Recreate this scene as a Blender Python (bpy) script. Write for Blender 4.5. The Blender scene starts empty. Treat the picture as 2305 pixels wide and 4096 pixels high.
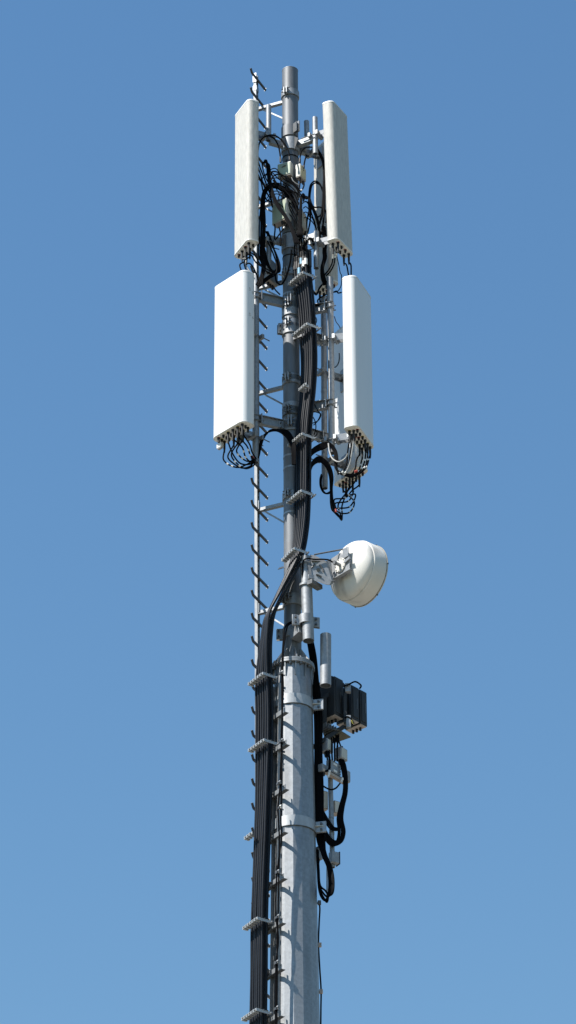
import bpy, math, random
from mathutils import Vector, Matrix
rnd = random.Random(7)
R = math.radians
scene = bpy.context.scene
C = scene.collection

# ------------------------------------------------------------------ camera
W_PX, H_PX, F_PX = 2305.0, 4096.0, 14300.0
PITCH, ROLL, DIST = R(31.0), 0.0041, 33.0
CAM = Vector((-0.0445, -DIST, 1.6))
f_ = Vector((0, math.cos(PITCH), math.sin(PITCH)))
u0 = Vector((0, -math.sin(PITCH), math.cos(PITCH)))
r0 = Vector((1, 0, 0))
r_ = r0 * math.cos(ROLL) - u0 * math.sin(ROLL)
u_ = u0 * math.cos(ROLL) + r0 * math.sin(ROLL)
cd = bpy.data.cameras.new('camera'); cam = bpy.data.objects.new('camera', cd); C.objects.link(cam)
cd.sensor_fit = 'VERTICAL'; cd.sensor_height = 36.0; cd.lens = 36.0 * F_PX / H_PX
cd.clip_start = 0.1; cd.clip_end = 20000
m = Matrix((r_, u_, -f_)).transposed().to_4x4(); m.translation = CAM
cam.matrix_world = m
scene.camera = cam

# ------------------------------------------------------------------ light
SUN_AZ, SUN_EL = R(60), R(51)           # azimuth counted from the camera's side of the mast towards the left
sdir = Vector((-math.sin(SUN_AZ) * math.cos(SUN_EL), -math.cos(SUN_AZ) * math.cos(SUN_EL), math.sin(SUN_EL)))
sd = bpy.data.lights.new('sun', 'SUN'); sun = bpy.data.objects.new('sun', sd); C.objects.link(sun)
sd.energy = 5.0; sd.angle = R(0.53); sd.color = (1.0, 0.955, 0.89)
sun.rotation_euler = sdir.to_track_quat('Z', 'Y').to_euler()
sun.location = (-20, -10, 60)
world = bpy.data.worlds.new('World'); scene.world = world; world.use_nodes = True
nt = world.node_tree
sky = nt.nodes.new('ShaderNodeTexSky'); sky.sky_type = 'NISHITA'; sky.sun_disc = False
sky.sun_elevation = SUN_EL
sky.sun_rotation = math.atan2(sdir.x, sdir.y)
sky.altitude = 0; sky.air_density = 1.8; sky.dust_density = 0.0; sky.ozone_density = 6.0
bg = nt.nodes['Background']; bg.inputs['Strength'].default_value = 0.0905
hs = nt.nodes.new('ShaderNodeHueSaturation'); hs.inputs['Saturation'].default_value = 1.14
nt.links.new(sky.outputs[0], hs.inputs['Color']); nt.links.new(hs.outputs[0], bg.inputs[0])
vs = scene.view_settings
vs.view_transform = 'Standard'; vs.look = 'None'; vs.gamma = 1; vs.use_curve_mapping = False; vs.exposure = 0.6

# ------------------------------------------------------------------ survey: where a thing seen at a photo pixel stands, given its distance
ZONE = {0: (0, 0, 1), 1: (800, 220, .4966), 2: (900, 520, .3862), 3: (820, 880, .4828), 4: (820, 1300, .4828), 5: (820, 1600, .4966),
        6: (940, 2000, .4414), 7: (940, 2400, .4138), 8: (940, 2900, .3448), 9: (940, 3480, .3448), 10: (1220, 3200, .1708),
        11: (960, 2300, .2621), 12: (1180, 2660, .2345), 13: (1220, 2920, .1655), 14: (1160, 2120, .2897), 15: (1080, 440, .1655),
        16: (1040, 900, .2483), 17: (980, 620, .2207), 18: (1220, 1180, .1786), 19: (960, 2960, .1708)}
def px(z, x, y):
    a, b, s = ZONE[z]
    return a + x * s, b + y * s
def ray(z, x, y):
    X, Y = px(z, x, y)
    return f_ + r_ * ((X - W_PX / 2) / F_PX) - u_ * ((Y - H_PX / 2) / F_PX)
def P(z, x, y, Y):
    d = ray(z, x, y)
    return CAM + d * ((Y - CAM.y) / d.y)
def PZ(z, x, y, Z):
    d = ray(z, x, y)
    return CAM + d * ((Z - CAM.z) / d.z)
def zat(z, x, y, Y):
    return P(z, x, y, Y).z

# ------------------------------------------------------------------ materials
def mat(name, col, rough=.5, metal=0.0, var=.12, scale=8.0, streak=None, spec=.5, bump=0.0, stain=None, col2=None):
    m = bpy.data.materials.new(name); m.use_nodes = True
    n = m.node_tree.nodes; l = m.node_tree.links
    b = n['Principled BSDF']
    b.inputs['Roughness'].default_value = rough; b.inputs['Metallic'].default_value = metal
    b.inputs['Specular IOR Level'].default_value = spec
    tc = n.new('ShaderNodeTexCoord')
    mp = n.new('ShaderNodeMapping'); l.new(tc.outputs['Object'], mp.inputs[0])
    if streak: mp.inputs['Scale'].default_value = (1, 1, streak)
    no = n.new('ShaderNodeTexNoise'); no.inputs['Scale'].default_value = scale; no.inputs['Detail'].default_value = 6
    no.inputs['Roughness'].default_value = .65
    l.new(mp.outputs[0], no.inputs['Vector'])
    cr = n.new('ShaderNodeValToRGB')
    c = Vector(col[:3]); lo = c * (1 - var); hi = c * (1 + var)
    if col2: lo = Vector(col2)
    cr.color_ramp.elements[0].position = .32; cr.color_ramp.elements[0].color = (*lo, 1)
    cr.color_ramp.elements[1].position = .68; cr.color_ramp.elements[1].color = (*[min(v, .95) for v in hi], 1)
    l.new(no.outputs['Fac'], cr.inputs[0]); out = cr.outputs[0]
    if stain:
        s_col, s_scale, s_amt = stain
        n2 = n.new('ShaderNodeTexNoise'); n2.inputs['Scale'].default_value = s_scale; n2.inputs['Detail'].default_value = 8
        m2 = n.new('ShaderNodeMapping'); m2.inputs['Scale'].default_value = (1, 1, .22 if 'galvanised_mast' in name else .6); l.new(tc.outputs['Object'], m2.inputs[0]); l.new(m2.outputs[0], n2.inputs['Vector'])
        r2 = n.new('ShaderNodeValToRGB'); r2.color_ramp.elements[0].position = .56; r2.color_ramp.elements[1].position = .72
        r2.color_ramp.elements[0].color = (0, 0, 0, 1); r2.color_ramp.elements[1].color = (s_amt, s_amt, s_amt, 1)
        l.new(n2.outputs['Fac'], r2.inputs[0])
        mx = n.new('ShaderNodeMix'); mx.data_type = 'RGBA'
        l.new(r2.outputs[0], mx.inputs[0]); l.new(out, mx.inputs[6]); mx.inputs[7].default_value = (*s_col, 1)
        out = mx.outputs[2]
    l.new(out, b.inputs['Base Color'])
    if bump:
        bp = n.new('ShaderNodeBump'); bp.inputs['Strength'].default_value = bump; bp.inputs['Distance'].default_value = .004
        l.new(no.outputs['Fac'], bp.inputs['Height']); l.new(bp.outputs[0], b.inputs['Normal'])
    return m
M = {
 'mast': mat('galvanised_mast', (.29, .301, .312), .52, .92, .14, 26, None, .4, .06, ((.19, .195, .2), 4, .7)),
 'galv': mat('galvanised_steel', (.30, .312, .325), .57, .55, .18, 30, None, .4, .05, ((.17, .17, .175), 9, .5)),
 'pole': mat('dull_galvanised_pole', (.165, .172, .182), .56, .45, .16, 18, .15, .4, .05, ((.11, .10, .09), 4, .5)),
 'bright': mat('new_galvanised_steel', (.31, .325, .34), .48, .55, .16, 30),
 'dark_steel': mat('weathered_and_shaded_steel', (.14, .145, .15), .5, .3, .25, 30),
 'rung': mat('rung_coating', (.055, .056, .06), .55, .1, .25, 25),
 'cable': mat('black_cable_jacket', (.011, .0125, .016), .38, 0, .3, 45, None, .2, .12),
 'jumper': mat('black_jumper_jacket', (.004, .004, .005), .6, 0, .3, 30, None, .04),
 'grey_cable': mat('grey_cable_jacket', (.33, .33, .32), .45, 0, .1, 20),
 'boot': mat('black_rubber_boot', (.010, .010, .011), .6, 0, .3, 60),
 'strap': mat('pale_strap_zinc', (.37, .39, .405), .52, .4, .14, 14, .4, .5, 0, ((.27, .26, .25), 7, .6)), 'spine': mat('ladder_rail_zinc', (.22, .235, .25), .55, .4, .15, 20), 'box_shaded': mat('shaded_white_box_paint', (.30, .31, .335), .55, 0, .10, 12),  # blue-grey shade of the small white boxes is put into their base colour
 'new_white': mat('white_radome', (.71, .72, .72), .36, 0, .02, 3, .2),
 'old_white': mat('weathered_radome', (.50, .488, .455), .6, 0, .15, 48, .2, .35, .5, ((.40, .388, .35), 5, .4)),
 'cap': mat('radome_end_cap', (.70, .70, .68), .45, 0, .06, 8),
 'plate': mat('cream_connector_plate', (.80, .77, .69), .6, 0, .10, 14, None, .4, 0, ((.30, .27, .22), 18, .6)),
 'cream': mat('cream_box_paint', (.50, .49, .44), .5, 0, .07, 10, .3, .5, 0, ((.35, .33, .28), 12, .4)),
 'green': mat('pale_green_label_face', (.36, .42, .31), .5, 0, .08, 9, .4),
 'yellow': mat('pale_yellow_label_face', (.48, .45, .29), .5, 0, .08, 9),
 'charcoal': mat('charcoal_housing', (.016, .018, .021), .6, 0, .12, 12),
 'char_under': mat('housing_underside', (.42, .36, .315), .6, 0, .2, 14, None, .4, 0, ((.2, .17, .14), 20, .7)),
 'dish': mat('dish_paint', (.66, .645, .60), .5, 0, .05, 5, None, .4, 0, ((.42, .40, .37), 4.5, .9)),
 'dish_rim': mat('dish_radome_edge', (.50, .47, .40), .6, 0, .18, 9),
 'clip': mat('stainless_clip', (.46, .46, .45), .42, .5, .35, 60),
 'bolt': mat('dark_bolt', (.10, .10, .10), .4, .5, .2, 40),
 'tag_white': mat('white_tape', (.75, .75, .73), .5, 0, .04), 'tag_blue': mat('blue_tape', (.22, .42, .58), .5, 0, .05),
 'tag_red': mat('red_tape', (.45, .06, .035), .5, 0, .08), 'tag_yellow': mat('yellow_tape', (.62, .50, .08), .5, 0, .08),
 'ink': mat('pen_ink', (.05, .05, .06), .6), 'grey_ink': mat('faint_pen_ink', (.33, .34, .36), .6),
 'ground': mat('dark_grass_ground', (.03, .04, .02), .9, 0, .3, .35, None, .2), 'bounce_pale': mat('pale_bounce_surface', (.34, .31, .27), .9, 0, .15, .5, None, .2), 'murky': mat('murky_fins', (.10, .09, .07), .6, .2, .6, 40, None, .4, 0, ((.16, .145, .11), 60, .6)),
}

# ------------------------------------------------------------------ mesh building
class MB:
    def __init__(s): s.v = []; s.f = []
    def add(s, vs, fs):
        o = len(s.v); s.v += [Vector(v) for v in vs]; s.f += [[i + o for i in f] for f in fs]; return s
    def box(s, c, ax, ay, az):               # half-axis vectors
        c, ax, ay, az = map(Vector, (c, ax, ay, az))
        if ax.cross(ay).dot(az) < 0: ax = -ax
        vs = [c + ax * i + ay * j + az * k for k in (-1, 1) for j in (-1, 1) for i in (-1, 1)]
        return s.add(vs, [(0, 2, 3, 1), (4, 5, 7, 6), (0, 1, 5, 4), (2, 6, 7, 3), (0, 4, 6, 2), (1, 3, 7, 5)])
    def bar(s, p, q, w, h, up=(0, 0, 1)):    # w across, h along 'up'
        p, q = Vector(p), Vector(q); d = (q - p); n = d.normalized(); up = Vector(up)
        side = n.cross(up)
        if side.length < 1e-4: side = n.cross(Vector((1, 0, 0)))
        side.normalize(); upn = side.cross(n)
        return s.box((p + q) / 2, d / 2, side * w / 2, upn * h / 2)
    def ring_pts(s, c, a, b, r, n, ph=0):
        return [c + a * (r * math.cos(2 * math.pi * i / n + ph)) + b * (r * math.sin(2 * math.pi * i / n + ph)) for i in range(n)]
    def frame(s, d):
        d = d.normalized(); a = d.orthogonal().normalized() if abs(d.z) < .99 else Vector((1, 0, 0)); a = (a - d * a.dot(d)).normalized()
        return a, d.cross(a)
    def cyl(s, p, q, r0, r1=None, n=16, caps=(True, True), ph=0):
        p, q = Vector(p), Vector(q); r1 = r0 if r1 is None else r1; a, b = s.frame(q - p)
        vs = s.ring_pts(p, a, b, r0, n, ph) + s.ring_pts(q, a, b, r1, n, ph)
        fs = [(i, (i + 1) % n, n + (i + 1) % n, n + i) for i in range(n)]
        if caps[0]: fs.append(tuple(range(n))[::-1])
        if caps[1]: fs.append(tuple(range(n, 2 * n)))
        return s.add(vs, fs)
    def pipe(s, p, q, r, wall=.006, n=28, open_=(True, True)):
        p, q = Vector(p), Vector(q); a, b = s.frame(q - p)
        vs = s.ring_pts(p, a, b, r, n) + s.ring_pts(q, a, b, r, n) + s.ring_pts(p, a, b, r - wall, n) + s.ring_pts(q, a, b, r - wall, n)
        fs = []
        for i in range(n):
            j = (i + 1) % n
            fs += [(i, j, n + j, n + i), (2 * n + j, 2 * n + i, 3 * n + i, 3 * n + j), (j, i, 2 * n + i, 2 * n + j), (n + i, n + j, 3 * n + j, 3 * n + i)]
        s.add(vs, fs)
        mid = s.ring_pts(p + (q - p) * .5, a, b, r - wall, n); return s.add(mid, [tuple(range(n))])
    def lathe(s, c, axis, prof, n=48, a0=0, a1=2 * math.pi, ref=None):
        c, axis = Vector(c), Vector(axis).normalized()
        if ref is None: a, b = s.frame(axis)
        else:
            a = Vector(ref); a = (a - axis * a.dot(axis)).normalized(); b = axis.cross(a)
        full = abs(a1 - a0 - 2 * math.pi) < 1e-6; k = n if full else n + 1
        vs = []
        for t, r in prof:
            for i in range(k):
                th = a0 + (a1 - a0) * i / n
                vs.append(c + axis * t + a * (r * math.cos(th)) + b * (r * math.sin(th)))
        fs = []
        for j in range(len(prof) - 1):
            for i in range(n):
                i2 = (i + 1) % k
                fs.append((j * k + i, j * k + i2, (j + 1) * k + i2, (j + 1) * k + i))
        return s.add(vs, fs)
    def band(s, c, r, h, th=.008, n=40):     # flat strap round a vertical pole
        return s.lathe(c, (0, 0, 1), [(-h / 2, r), (-h / 2, r + th), (h / 2, r + th), (h / 2, r), (-h / 2, r)], n)
    def tube(s, pts, r, n=8, caps=True):
        pts = [Vector(p) for p in pts]; rings = []; a = None
        for i, p in enumerate(pts):
            d = (pts[min(i + 1, len(pts) - 1)] - pts[max(i - 1, 0)])
            d = d.normalized() if d.length > 1e-9 else Vector((0, 0, 1))
            a = s.frame(d)[0] if a is None else (a - d * a.dot(d)).normalized()
            rr = r[i] if isinstance(r, (list, tuple)) else r
            rings.append(s.ring_pts(p, a, d.cross(a), rr, n))
        vs = [v for g in rings for v in g]; fs = []
        for j in range(len(pts) - 1):
            for i in range(n):
                k = (i + 1) % n
                fs.append((j * n + i, j * n + k, (j + 1) * n + k, (j + 1) * n + i))
        if caps: fs += [tuple(range(n))[::-1], tuple(range((len(pts) - 1) * n, len(pts) * n))]
        return s.add(vs, fs)
    def prism(s, poly, vec):
        poly = [Vector(p) for p in poly]; vec = Vector(vec); n = len(poly)
        nn = Vector((0, 0, 0))
        for i in range(n): nn += poly[i].cross(poly[(i + 1) % n])
        if nn.dot(vec) < 0: poly = poly[::-1]
        vs = poly + [p + vec for p in poly]
        fs = [(i, (i + 1) % n, n + (i + 1) % n, n + i) for i in range(n)] + [tuple(range(n))[::-1], tuple(range(n, 2 * n))]
        return s.add(vs, fs)
    def build(s, name, material, parent=None, bevel=0, org=None, smooth=35, label=None):
        org = Vector(org) if org is not None else (ORG[parent.name] if parent else sum(s.v, Vector()) / len(s.v))
        me = bpy.data.meshes.new(name); me.from_pydata([v - org for v in s.v], [], s.f); me.update()
        me.shade_smooth(); me.set_sharp_from_angle(angle=R(smooth))
        me.materials.append(material)
        o = bpy.data.objects.new(name, me); C.objects.link(o)
        if parent: o.parent = parent; ORG[o.name] = org
        else: o.location = org; ORG[o.name] = org
        if bevel:
            b = o.modifiers.new('edge', 'BEVEL'); b.width = bevel; b.segments = 2; b.limit_method = 'ANGLE'; b.angle_limit = R(40)
        if label: o['label'] = label
        return o
ORG = {}
def tag(o, label, cat, group=None, kind=None):
    if label: o['label'] = label
    if cat: o['category'] = cat
    if group: o['group'] = group
    if kind: o['kind'] = kind
    return o
def thing(name, loc, label, cat, group=None):
    o = bpy.data.objects.new(name, None); C.objects.link(o); o.location = loc; o.empty_display_size = .1
    ORG[o.name] = Vector(loc); return tag(o, label, cat, group)
def spline(pts, k=8):
    pts = [Vector(p) for p in pts]; q = [pts[0] * 2 - pts[1]] + pts + [pts[-1] * 2 - pts[-2]]; out = []
    for i in range(1, len(q) - 2):
        p0, p1, p2, p3 = q[i - 1:i + 3]
        t0 = 0; t1 = max((p1 - p0).length ** .5, 1e-4); t2 = t1 + max((p2 - p1).length ** .5, 1e-4); t3 = t2 + max((p3 - p2).length ** .5, 1e-4)
        for j in range(k):
            t = t1 + (t2 - t1) * j / k
            a1 = p0 * ((t1 - t) / (t1 - t0)) + p1 * ((t - t0) / (t1 - t0)); a2 = p1 * ((t2 - t) / (t2 - t1)) + p2 * ((t - t1) / (t2 - t1))
            a3 = p2 * ((t3 - t) / (t3 - t2)) + p3 * ((t - t2) / (t3 - t2))
            b1 = a1 * ((t2 - t) / (t2 - t0)) + a2 * ((t - t0) / (t2 - t0)); b2 = a2 * ((t3 - t) / (t3 - t1)) + a3 * ((t - t1) / (t3 - t1))
            out.append(b1 * ((t2 - t) / (t2 - t1)) + b2 * ((t - t1) / (t2 - t1)))
    out.append(pts[-1]); return out
def azv(deg): return Vector((math.sin(R(deg)), -math.cos(R(deg)), 0))     # direction by azimuth, 0 towards the camera, + to the right
ZU = Vector((0, 0, 1))
def bolts(parent, pts, axis, r=.012, l=.012):
    for p in pts: MB().cyl(p, Vector(p) + Vector(axis).normalized() * l, r, n=6).build('bolt', M['bolt'], parent)

# ------------------------------------------------------------------ ground
g = MB().add([(-6000, -6000, 0), (6000, -6000, 0), (6000, 6000, 0), (-6000, 6000, 0)], [(0, 1, 2, 3)]).build('ground', M['ground'], org=(0, 0, 0))
tag(g, 'dark grass ground far below', None, kind='structure')
g = MB().add([(24 * math.cos(2 * math.pi * i / 40), 24 * math.sin(2 * math.pi * i / 40), .01) for i in range(40)], [tuple(range(40))]).build('bounce_disc', M['bounce_pale'], org=(0, 0, .01))  # unseen pale disc added to bounce sunlight onto the undersides
tag(g, 'added pale disc bouncing light up under the mast', None, kind='structure')

# ------------------------------------------------------------------ lower mast (16-sided, tapered)
zf = zat(0, 1180, 2683, 0)                                   # flange height
z1_, z2_ = zat(0, 1248, 2731, 0), zat(0, 1276, 3928, 0)
PPM = lambda y: F_PX / ((P(0, 1152, y, 0) - CAM).dot(f_))
ra, rb = (1249.5 - 1172.2) / PPM(2731), (1276 - 1178) / PPM(3928)
slope = (rb - ra) / (z1_ - z2_)
def mast_r(z): return ra + slope * (z1_ - z) if z > 6 else ra + slope * (z1_ - 6)
mast = thing('steel_mast', (0, 0, 0), 'thick tapered galvanised mast with flat facets under the bolted flange', 'mast')
def poly16(z, ph=R(-1.5)):
    r = mast_r(z)
    return [Vector((r * math.sin(ph + i * math.pi / 8), -r * math.cos(ph + i * math.pi / 8), z)) for i in range(16)]
zs = [0.02, 6, 12, 18, zf - .004]
vs_ = [v for z in zs for v in poly16(z)]
fs_ = [(j * 16 + i, j * 16 + (i + 1) % 16, (j + 1) * 16 + (i + 1) % 16, (j + 1) * 16 + i) for j in range(4) for i in range(16)]
MB().add(vs_, fs_).build('shaft', M['mast'], mast, smooth=12)
RF = 88 / PPM(2690)
MB().lathe((0, 0, zf), ZU, [(0, .05), (0, RF), (.028, RF), (.028, .05)], 64).build('flange', M['galv'], mast, bevel=.003)
for i in range(12):
    d = azv(i * 30 + 8); side = d.cross(ZU)
    r1 = mast_r(zf) * .985
    MB().prism([d * r1 + ZU * (zf - .002) + side * -.005, d * (RF - .008) + ZU * (zf - .002) + side * -.005, d * (r1 + .012) + ZU * (zf - .15) + side * -.005, d * r1 + ZU * (zf - .15) + side * -.005], side * .01).build('gusset', M['mast'], mast)
for i in range(12):
    d = azv(i * 30 + 23)
    b = MB().cyl(d * (RF - .02) + ZU * (zf - .03), d * (RF - .02) + ZU * (zf + .075), .009, n=8)
    b.cyl(d * (RF - .02) + ZU * (zf - .022), d * (RF - .02) + ZU * (zf - .001), .016, n=6)
    b.build('flange_bolt', M['dark_steel'], mast)
MB().lathe((0, 0, 0), ZU, [(0.02, .1), (0.02, .75), (.06, .75), (.06, mast_r(.06))], 48).build('base_plate', M['galv'], mast)

# ------------------------------------------------------------------ upper pole
zt = zat(0, 1160.5, 286, 0)
RP = 32.0 / PPM(500)
pole = thing('antenna_pole', (0, 0, zf + .029), 'slim grey pole standing on the mast flange and carrying the antennas', 'pole')
MB().cyl((0, 0, zf + .029), (0, 0, zt), RP, n=48).build('tube', M['pole'], pole)
MB().lathe((0, 0, zt + .0015), ZU, [(0, RP + .002), (.006, RP + .002), (.012, RP - .01), (.012, 0.001)], 48).build('top_cap', M['galv'], pole)
MB().lathe((0, 0, zf + .03), ZU, [(0, .06), (0, RF - .004), (.024, RF - .004), (.024, .06)], 64).build('foot_flange', M['galv'], pole, bevel=.003)
zg = zat(11, 950, 1160, 0)
for i in range(8):
    d = azv(i * 45 + 12); side = d.cross(ZU); b0 = zf + .055
    MB().prism([d * (RP * .99) + ZU * b0 - side * .006, d * (RF - .03) + ZU * b0 - side * .006, d * (RF - .035) + ZU * (b0 + .03) - side * .006, d * (RP + .015) + ZU * (zg - .01) - side * .006, d * (RP * .99) + ZU * (zg - .01) - side * .006], side * .012).build('gusset', M['galv'], pole)
for (z, x, y) in ((4, 690, 1068), (4, 690, 1165), (6, 475, 100), (16, 430, 1075), (17, 900, 1215)):
    MB().band((0, 0, zat(z, x, y, -RP)), RP, .022, .003).build('strap', M['bright'], pole)
def collar(parent, z, h=.09, rr=RP, th=.012, earaz=(0,), matn='galv', ear=.06):
    MB().band((0, 0, z), rr + .001, h, th).build('collar_ring', M[matn], parent, bevel=.002)
    for a in earaz:
        d = azv(a); s = d.cross(ZU)
        for k in (-1, 1):
            MB().box(d * (rr + th + ear / 2 - .004) + s * (.016 * k) + ZU * z, d * ear / 2, s * .005, ZU * h * .48).build('collar_ear', M[matn], parent)
        for zz in (-.25, .25):
            MB().cyl(d * (rr + th + ear * .55) - s * .05 + ZU * (z + h * zz), d * (rr + th + ear * .55) + s * .05 + ZU * (z + h * zz), .008, n=6).build('collar_bolt', M['bolt'], parent)

# ------------------------------------------------------------------ climbing ladder (one spine, rungs through it)
YL = .23
pa, pb = P(0, 1024, 330, YL), P(0, 1034, 4000, YL)
lad_dir = (pb - pa).normalized()
def lad(z): return pa + lad_dir * ((z - pa.z) / lad_dir.z)
ra_ = Vector((.43, .9, 0)).normalized(); rn_ = Vector((.9, -.43, 0)).normalized()
z_top = zat(1, 450, 165, YL); z_bot = 3.0
ladder = thing('climbing_ladder', lad(z_bot), 'tall slotted steel climbing ladder with dark rungs standing off the mast', 'ladder')
sp = MB(); A, B = lad(z_bot), lad(z_top)
hw, hn = .0275, .017
sp.bar(A - ra_ * hw, B - ra_ * hw, .034, .005, ra_)
sp.build('spine_face', M['spine'], ladder)
MB().bar(lad(z_top - .17) - rn_ * .001, lad(z_top - .235) - rn_ * .001, .045, .066, ra_).build('sleeve', M['bright'], ladder)
MB().bar(lad(z_top + .01) - ra_ * .034, lad(z_top - .12) - ra_ * .034, .045, .006, ra_).build('top_plate', M['bright'], ladder)
sp = MB(); sp.bar(A + ra_ * hw, B + ra_ * hw, .034, .005, ra_)
sp.bar(A - rn_ * hn, B - rn_ * hn, .045, .004, rn_); sp.build('spine_channel', M['galv'], ladder)
sp = MB()
for k in (-1, 1): sp.bar(A + rn_ * hn + ra_ * (.0175 * k), B + rn_ * hn + ra_ * (.0175 * k), .017, .004, rn_)
z = 18.0
while z < z_top:
    c = lad(z); sp.bar(c - ra_ * .009 + rn_ * hn, c + ra_ * .009 + rn_ * hn, .004, .035, ZU); z += .062
sp.build('slotted_side', M['dark_steel'], ladder)  # darker steel colour paints in the shade of the side turned from the sun
Z0 = zat(0, 1003, 287, YL - .19)
rung_me = None
HR = DIST + YL
for k in range(0, 62):
    z = Z0 - .28 * (HR / 33.24) * k
    if z < z_bot + .2: break
    c = lad(z) + rn_ * .033
    if rung_me is None:
        mb = MB(); mb.bar(c - ra_ * .175, c + ra_ * .178, .022, .024, ZU)
        mb.bar(c - ra_ * .172, c - ra_ * .205 + ZU * .045, .022, .022, ra_)
        o = mb.build('rung', M['rung'], ladder, bevel=.003, org=c); o.location = c - ORG[ladder.name]; rung_me = o.data
        t = MB().bar(c + ra_ * .179, c + ra_ * .185, .026, .04, ZU).build('rung_end', M['bright'], o, org=c); end_me = t.data
    else:
        o = bpy.data.objects.new('rung', rung_me); C.objects.link(o); o.parent = ladder; o.location = c - ORG[ladder.name]
        b = o.modifiers.new('edge', 'BEVEL'); b.width = .003; b.segments = 2
        t = bpy.data.objects.new('rung_end', end_me); C.objects.link(t); t.parent = o
    if k < 2: pass
# wall brackets tying the ladder to the pole
words = ['hidden by the weathered panel top', 'beside the small boxes', 'just over the white panel mounting arm', 'halfway down the big white panel', 'below the hanging jumper loops', 'behind the bending feeder cables']
for i, (y0, dy) in enumerate(((438, 118), (829, 100), (1155, 88), (1575, 96), (2042, 100), (2452, 104))):
    zc = zat(0, 1036, y0, YL)
    br = thing('ladder_bracket', (-RP, 0, zc), 'flat ladder bracket with thin brace, ' + words[i], 'bracket', 'brackets tying the ladder to the pole')
    s0 = lad(zc) + rn_ * .02; e0 = Vector((-RP * .75, .085, zc))
    MB().bar(s0, e0, .008, .05, ZU).build('arm', M['galv'], br)
    MB().bar(s0 + Vector((0, 0, -.021)), e0 + Vector((0, 0, -.021)), .045, .006, ZU).build('arm_flange', M['galv'], br)
    MB().box(s0 + rn_ * .004 + ZU * .05, rn_ * .004, ra_ * .02, ZU * .06).build('hook_plate', M['bright'], br)
    MB().bar(s0 + (e0 - s0) * .2 + Vector((0, 0, -.028)), e0 + Vector((.0, 0, -.25)), .012, .018, ZU).build('brace', M['galv'], br)
    MB().bar(e0 + Vector((-.02, -.005, -.27)), e0 + Vector((-.02, -.005, .02)), .03, .006, Vector((1, 0, 0))).build('back_strap', M['galv'], br)
    collar(br, zc + .02, .085, earaz=(-25,), ear=.04)

# ------------------------------------------------------------------ panel antennas
def rrect(W, D, rf, rb, n=8):
    pts = []
    for (cx, cy, r, a0) in ((W / 2 - rf, D / 2 - rf, rf, 0), (-W / 2 + rf, D / 2 - rf, rf, 90), (-W / 2 + rb, -D / 2 + rb, rb, 180), (W / 2 - rb, -D / 2 + rb, rb, 270)):
        for i in range(n + 1):
            a = R(a0 + 90 * i / n); pts.append((cx + r * math.cos(a), cy + r * math.sin(a)))
    return pts
def panel(az, W, D, sw, sn, top, bot, Y, rf, rb, m, label, group, conns, lean=(0, 0), dome=.012):
    n = azv(az); w = Vector((math.cos(R(az)), math.sin(R(az)), 0))
    T = P(0, top[0], top[1], Y); Bp = P(0, bot[0], bot[1], Y)
    c = T - w * (sw * W / 2) - n * (sn * D / 2)
    H = T.z - Bp.z; base = Vector((c.x, c.y, Bp.z))
    t = thing('panel_antenna', base, label, 'antenna', group)
    off = Vector((lean[0], lean[1], 0))                       # shift of the foot against the head
    def w2(x, y, z): return base + w * x + n * y + ZU * z + off * (1 - z / H)
    sec = rrect(W, D, rf, rb); k = len(sec)
    def loft(levels, cap0, cap1):
        mb = MB(); vs = []
        for z, s, q in levels:
            vs += [w2(x * (1 - 2 * s / W), y * (1 - 2 * s / D), z) for x, y in sec]
        L = len(levels)
        fs = [(j * k + i, (j + 1) * k + i, (j + 1) * k + (i + 1) % k, j * k + (i + 1) % k)[::-1] for j in range(L - 1) for i in range(k)]
        if cap0: fs.append(tuple(range(k))[::-1])
        if cap1: fs.append(tuple(range((L - 1) * k, L * k)))
        mb.add(vs, fs); return mb
    loft([(.018, .0, 0), (H - .026, 0, 0)], False, False).build('radome', m, t)
    loft([(H - .0255, -.002, 0), (H - .008, -.002, 0), (H - .001, .003, 0), (H + dome * .6, .018, 0), (H + dome, .04, 0)], True, True).build('top_cap', M['cap'], t, smooth=50)
    loft([(.004, .008, 0), (.006, -.002, 0), (.0175, -.002, 0)], False, True).build('bottom_rim', M['cap'], t)
    loft([(0.0, .012, 0), (.0045, .009, 0)], True, True).build('bottom_plate', M['plate'], t)
    heads = {}
    cm = None
    for name, (x, y), style in conns:
        q = w2(x * W, y * D, 0)
        mb = MB()
        if style != 'plug':
            mb.cyl(q + ZU * .001, q - ZU * .026, .0135, n=10); mb.cyl(q - ZU * .026, q - ZU * .036, .010, n=10)
        else:
            mb.cyl(q + ZU * .001, q - ZU * .018, .016, n=10); mb.cyl(q - ZU * .018, q - ZU * .06, .0125, n=10)
        cn = mb.build('connector', M['boot'], t)
        ringm = None if int(name[1]) % 2 else {'r': 'tag_red', 'y': 'tag_yellow', 'b': 'grey_cable'}.get(name[-1])
        if ringm: MB().lathe(q - ZU * .002, ZU, [(0, .0145), (0, .019), (.0025, .019), (.0025, .0145)], 16).build('port_ring', M[ringm], cn)
        heads[name] = q - ZU * (.06 if style == 'plug' else .04)
    return dict(t=t, w2=w2, n=n, w=w, H=H, W=W, D=D, heads=heads, base=base)
def grid(nx, rows, cols='yyrryyrr', plugs=()):
    out = []
    for j, y in enumerate(rows):
        for i in range(nx):
            nm = '%d%d%s' % (j, i, cols[(i + j) % len(cols)])
            out.append((nm, ((i + .5) / nx * .86 - .43 + (.02 if j else 0), y), 'plug' if (j, i) in plugs else 'cap'))
    return out
pA = panel(-64, .40, .14, 1, 1, (994, 390), (987, 956), -.42, .06, .03, M['old_white'], 'weathered grey panel antenna at upper level whose broad face is sunlit, beside ladder', 'upper weathered panel antennas', grid(4, (-.2, .22), 'xrxr', ((0, 1), (0, 2), (1, 1), (1, 2), (1, 3))))
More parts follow.
